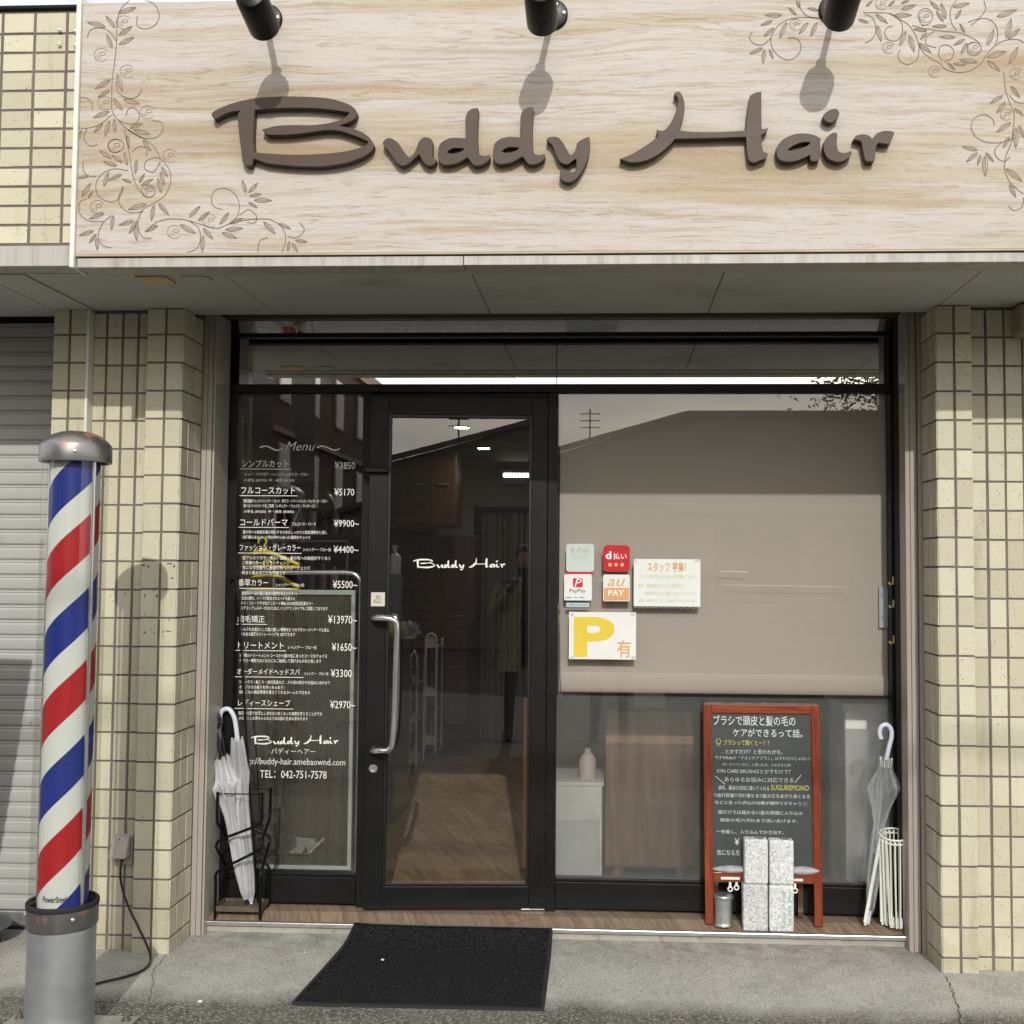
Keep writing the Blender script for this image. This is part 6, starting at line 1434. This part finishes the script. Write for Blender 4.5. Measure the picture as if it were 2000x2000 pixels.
m = MB(); m.lathe(c, [(.0001, 0), (.038, 0), (.04, .02), (.04, .09), (.025, .115), (.015, .12), (.015, .14), (.0001, .142)], 24); m.build('bottle', simple('pinkish_plastic', srgb(214, 200, 194), .4), t, smooth=50)
yr = .74; x0, x1 = X(1649, 1550, yr), X(1765, 1550, yr); z1 = Z(1690, 1373, yr)
t = thing('pale_cabinet', ((x0+x1)/2, yr+.2, FL), 'tall pale grey cabinet at the right behind the frosted window', 'cabinet')
m = MB(); m.box(x0, x1, yr, yr+.4, FL, z1-.03); m.build('body', simple('pale_enamel', srgb(238, 240, 236), .5), t, bevel=.006)
m = MB(); m.box(x0-.012, x1, yr-.012, yr+.41, z1-.0295, z1); m.build('top', simple('pale_top', srgb(238, 238, 230), .5), t, bevel=.004)
ya = 1.9; t = thing('low_bench', (X(1500, 1450, ya), ya, FL), 'dark low bench with a beige edge behind the frosted window', 'bench')
x0, x1 = X(1380, 1450, ya), X(1660, 1450, ya); zz = Z(1500, 1416, ya)
m = MB(); m.box(x0, x1, ya, ya+.4, FL, zz-.02); m.build('body', simple('bench_grey', srgb(84, 84, 82), .8), t); m = MB(); m.box(x0, x1, ya-.02, ya+.42, zz-.0195, zz+.02); m.build('top', simple('beige_top', srgb(190, 170, 130), .6), t)
# ------------------------------------------------------------------ across the street (seen as reflections in the glass)
def mat_clad():
    t = NT('ribbed_cladding'); z = t.xyz()[2]
    s = t.math('FRACT', t.math('MULTIPLY', z, 5.5))
    c = t.mix(t.ramp(s, (.0, 0.), (.12, 1.), (.88, 1.), (1., 0.)), srgb(84, 80, 72), srgb(122, 116, 104))
    return t.done(t.bsdf(c, .6, 0, .4))
wr = thing('store_building', (3, -17, 0), 'grey clad store building with a gabled roofline across the street', 'building')
m = MB(); yb0, yb1 = -16.0, -30.0
pts = [(-7.5, 0), (14, 0), (14, 4.45), (1.5, 4.45), (-1.0, 3.72), (-7.5, 1.9)]
m.prism(pts, yb1, yb0); m.build('wall', mat_clad(), wr)
m = MB(); m.bar((14, yb0+.06, 4.49), (1.5, yb0+.06, 4.49), .12, .10); m.bar((1.5, yb0+.06, 4.49), (-7.5, yb0+.06, 1.94), .12, .10); m.build('roof_edge', simple('roof_edge', srgb(96, 92, 86), .5), wr)
m = MB()
for k in range(5): m.box(2+k*2.2, 3.6+k*2.2, yb0+.0, yb0+.03, .9, 2.3)
m.build('window', G['framed'], wr)
m = MB(); m.box(1.2, 13.6, yb0+.0, yb0+.05, 2.62, 2.78); m.build('signage_band', simple('pale_band', srgb(170, 166, 156), .6), wr)
an = thing('aerial', (-.4, -19, 3.4), 'thin roof aerial on the store across the street', 'aerial'); m = MB(); m.tube([(-.4, -19, 3.4), (-.4, -19, 5.0)], .02, 6)
for z_ in (4.6, 4.75, 4.9): m.tube([(-.62, -19, z_), (-.18, -19, z_)], .012, 6)
m.build('mast', G['black_metal'], an)
br = thing('brown_building', (-12, -35, 0), 'brown three-storey building with tall windows across the street', 'building')
m = MB(); m.box(-22, -9.1, -62, -24, 0, 8.6); m.build('wall', simple('brown_render', srgb(84, 58, 40), .8), br)
m = MB(); m.box(-9.095, -8.95, -62, -24, 8.3, 8.75); m.box(-9.095, -9.0, -62, -24, 5.2, 5.36); m.build('cornice', simple('tan_band', srgb(150, 122, 96), .7), br)
wm = simple('pale_pane', srgb(120, 120, 124), .15); wf = simple('pale_frame', srgb(200, 198, 192), .5)
for k in range(10):
    for z_ in (6.2, 3.4):
        yy = -25.6-k*3.2; m = MB(); m.box(-9.099, -9.05, yy-.55, yy+.55, z_-.05, z_+1.55); f_ = m.build('window', wf, br); m = MB(); m.box(-9.06, -9.04, yy-.48, yy+.48, z_+.02, z_+1.48); m.build('pane', wm, f_)
dbk = thing('dark_building', (-13, -21, 0), 'dark maroon house front across the street', 'building'); m = MB(); m.box(-24, -7.7, -20, -17, 0, 9.5); m.build('wall', simple('maroon_wall', srgb(46, 26, 20), .8), dbk)
m = MB(); m.box(-9.8, -8.6, -16.999, -16.95, 1, 3); m.build('window', wf, dbk)
up = thing('utility_pole', (-4.6, -11.4, 0), 'concrete utility pole with cables across the street', 'utility pole')
m = MB(); m.tube([(-4.6, -11.4, 0), (-4.6, -11.4, 9.5)], [.17, .12], 16); m.build('pole', simple('pole_concrete', srgb(120, 116, 108), .9), up, smooth=60)
m = MB(); m.box(-5.3, -3.9, -11.45, -11.35, 7.6, 7.7); m.box(-5.1, -4.1, -11.45, -11.35, 4.9, 5.0); m.build('crossarm', G['black_metal'], up)
for z_, e in ((7.75, .5), (5.05, .35), (4.6, .3)):
    m = MB(); m.tube([(-30, -14, z_+.3), (-17, -12.7, z_-e), (-4.6, -11.4, z_), (8, -11.0, z_-e), (24, -11, z_+.2)], .022, 6); m.build('cable', G['black_plastic'], up)
tr_ = thing('street_tree', (6.2, -13, 0), 'leafy street tree across the road', 'tree')
m = MB(); m.tube([(6.2, -13, 0), (6.15, -13, 1.6), (6.0, -12.9, 3.2), (5.7, -12.8, 4.6)], [.16, .13, .10, .05], 10)
rg = random.Random(12)
lim = []
for k in range(14):
    a = rg.uniform(0, 6.28); z_ = rg.uniform(2.6, 4.3); e = Vector((6.0+2.6*math.cos(a), -12.9+2.0*math.sin(a), z_+rg.uniform(.5, 1.8))); s0 = Vector((6.05, -12.95, z_)); md = (s0+e)/2+Vector((0, 0, .25)); lim.append((s0, md, e)); m.tube([s0, md, e], [.05, .03, .01], 6)
e = Vector((3.4, -12.2, 4.3)); lim += [(Vector((5.9, -12.9, 3.9)), Vector((4.6, -12.5, 4.5)), e)]*3; m.tube([(5.9, -12.9, 3.9), (4.6, -12.5, 4.5), e], [.05, .03, .01], 6)
m.build('trunk', simple('bark', srgb(84, 72, 58), .9), tr_, smooth=60)
m = MB()
for k in range(5200):
    s0, md, e = rg.choice(lim); t_ = rg.uniform(.25, 1.05); p = s0*(1-t_)**2+md*2*t_*(1-t_)+e*t_**2+Vector((rg.gauss(0, .26), rg.gauss(0, .26), rg.gauss(0, .24)))
    a = Vector((rg.gauss(0, 1), rg.gauss(0, 1), rg.gauss(0, .6))).normalized()*.055; b = a.cross(Vector((rg.gauss(0, 1), rg.gauss(0, 1), rg.gauss(0, 1)))).normalized()*.02
    m.add([p-a, p+b, p+a, p-b], [(0, 1, 2, 3)])
lf = NT('leaf'); lc = lf.mix(lf.ramp(lf.noise(3, 3), (.4, 0.), (.65, 1.)), srgb(44, 64, 24), srgb(84, 104, 44)); m.build('crown', lf.done(lf.bsdf(lc, .55, 0, .3)), tr_)

# the photographer, seen only in the door glass
pe = thing('person', (.02, -4.85, 0), 'person in a long beige coat, white shirt and dark trousers taking the picture', 'person')
def body(name, verts, edges, radii, mt, root=0):
    me = bpy.data.meshes.new(name); me.from_pydata([tuple(Vector(v)-Vector((.02, -4.85, 0))) for v in verts], edges, []); o = bpy.data.objects.new(name, me); COL.objects.link(o); o.parent = pe; o['_o'] = pe['_o']
    sm = o.modifiers.new('skin', 'SKIN'); me.skin_vertices[0] if False else None
    bm = bmesh.new(); bm.from_mesh(me); ly = bm.verts.layers.skin.verify()
    for v, r_ in zip(bm.verts, radii): v[ly].radius = r_ if hasattr(r_, '__len__') else (r_, r_); v[ly].use_root = False
    bm.verts.ensure_lookup_table(); bm.verts[root][ly].use_root = True; bm.to_mesh(me); bm.free()
    sd = o.modifiers.new('sub', 'SUBSURF'); sd.levels = 1; sd.render_levels = 2
    me.materials.append(mt); return o
x, y = .02, -4.88
sk = simple('skin', srgb(190, 150, 124), .6)
V = [(x, y, .95), (x, y, 1.15), (x, y, 1.36), (x, y, 1.46), (x, y+.01, 1.53), (x, y+.02, 1.60), (x, y+.01, 1.70),
     (x-.10, y, .88), (x-.12, y+.01, .48), (x-.13, y-.01, .10), (x-.14, y+.12, .05), (x+.10, y, .88), (x+.12, y+.01, .48), (x+.13, y-.01, .10), (x+.14, y+.12, .05),
     (x-.19, y, 1.40), (x-.27, y+.03, 1.15), (x-.13, y+.22, 1.36), (x-.08, y+.27, 1.44), (x+.19, y, 1.40), (x+.27, y+.03, 1.15), (x+.13, y+.22, 1.36), (x+.08, y+.27, 1.44)]
E_ = [(0, 1), (1, 2), (2, 3), (3, 4), (4, 5), (5, 6), (0, 7), (7, 8), (8, 9), (9, 10), (0, 11), (11, 12), (12, 13), (13, 14), (2, 15), (15, 16), (16, 17), (17, 18), (2, 19), (19, 20), (20, 21), (21, 22)]
Rr_ = [(.15, .11), (.14, .10), (.15, .10), .055, .06, (.078, .095), (.06, .07), .085, .06, .045, .04, .085, .06, .045, .04, .055, .042, .035, .03, .055, .042, .035, .03]
body('body', V, E_, Rr_, simple('dark_trousers', srgb(34, 34, 38), .8))
m = MB(); n = 28; V = []
for r_, z_, sy_ in ((.23, .62, .8), (.215, .85, .75), (.195, 1.1, .7), (.205, 1.3, .68), (.19, 1.40, .62), (.09, 1.46, .75)):
    for k in range(n+1):
        a = R(100+340*k/n); V.append((x+r_*math.cos(a), y+r_*sy_*math.sin(a), z_))
m.add(V, [(i*(n+1)+k, i*(n+1)+k+1, (i+1)*(n+1)+k+1, (i+1)*(n+1)+k) for i in range(5) for k in range(n)])
m.build('coat', simple('beige_coat', srgb(170, 156, 132), .9), pe, smooth=70)
for sg in (-1, 1):
    m = MB(); m.tube([(x+sg*.20, y, 1.40), (x+sg*.275, y+.03, 1.15), (x+sg*.15, y+.20, 1.34)], [.065, .056, .045], 12); m.build('sleeve', simple('beige_coat', (0, 0, 0)), pe, smooth=60)
    m = MB(); m.tube([(x+sg*.135, y-.06, .045), (x+sg*.14, y+.05, .05), (x+sg*.145, y+.16, .035)], [.045, .05, .035], 12); m.build('shoe', G['black_plastic'], pe, smooth=60)
m = MB(); m.ball((x, y+.02, 1.625), .088, 20, 14, (.85, 1, 1.25)); hdn = m.build('face', sk, pe, smooth=80)
m = MB(); m.ball((x, y+.108, 1.615), .014, 8, 6, (.8, 1.2, 1.4)); m.ball((x-.078, y+.015, 1.62), .018, 8, 6, (.5, 1, 1.5)); m.ball((x+.078, y+.015, 1.62), .018, 8, 6, (.5, 1, 1.5)); m.build('nose_and_ears', sk, hdn, smooth=80)
m = MB(); m.ball((x-.03, y+.10, 1.64), .009, 8, 6); m.ball((x+.03, y+.10, 1.64), .009, 8, 6); m.build('eyes', G['black_plastic'], hdn, smooth=80)
m = MB(); m.ball((x, y-.002, 1.665), .096, 20, 14, (.9, 1, 1.0)); m.build('hair', simple('dark_hair', srgb(30, 26, 24), .6), pe, smooth=80)
ph_ = thing('phone', (x, -4.56, 1.47), 'dark phone held up by the person taking the picture', 'phone'); m = MB(); m.box(x-.075, x+.075, -4.575, -4.565, 1.47, 1.545); m.build('case', G['black_plastic'], ph_, bevel=.004)
for o in bpy.data.objects:
    if '_o' in o: del o['_o']
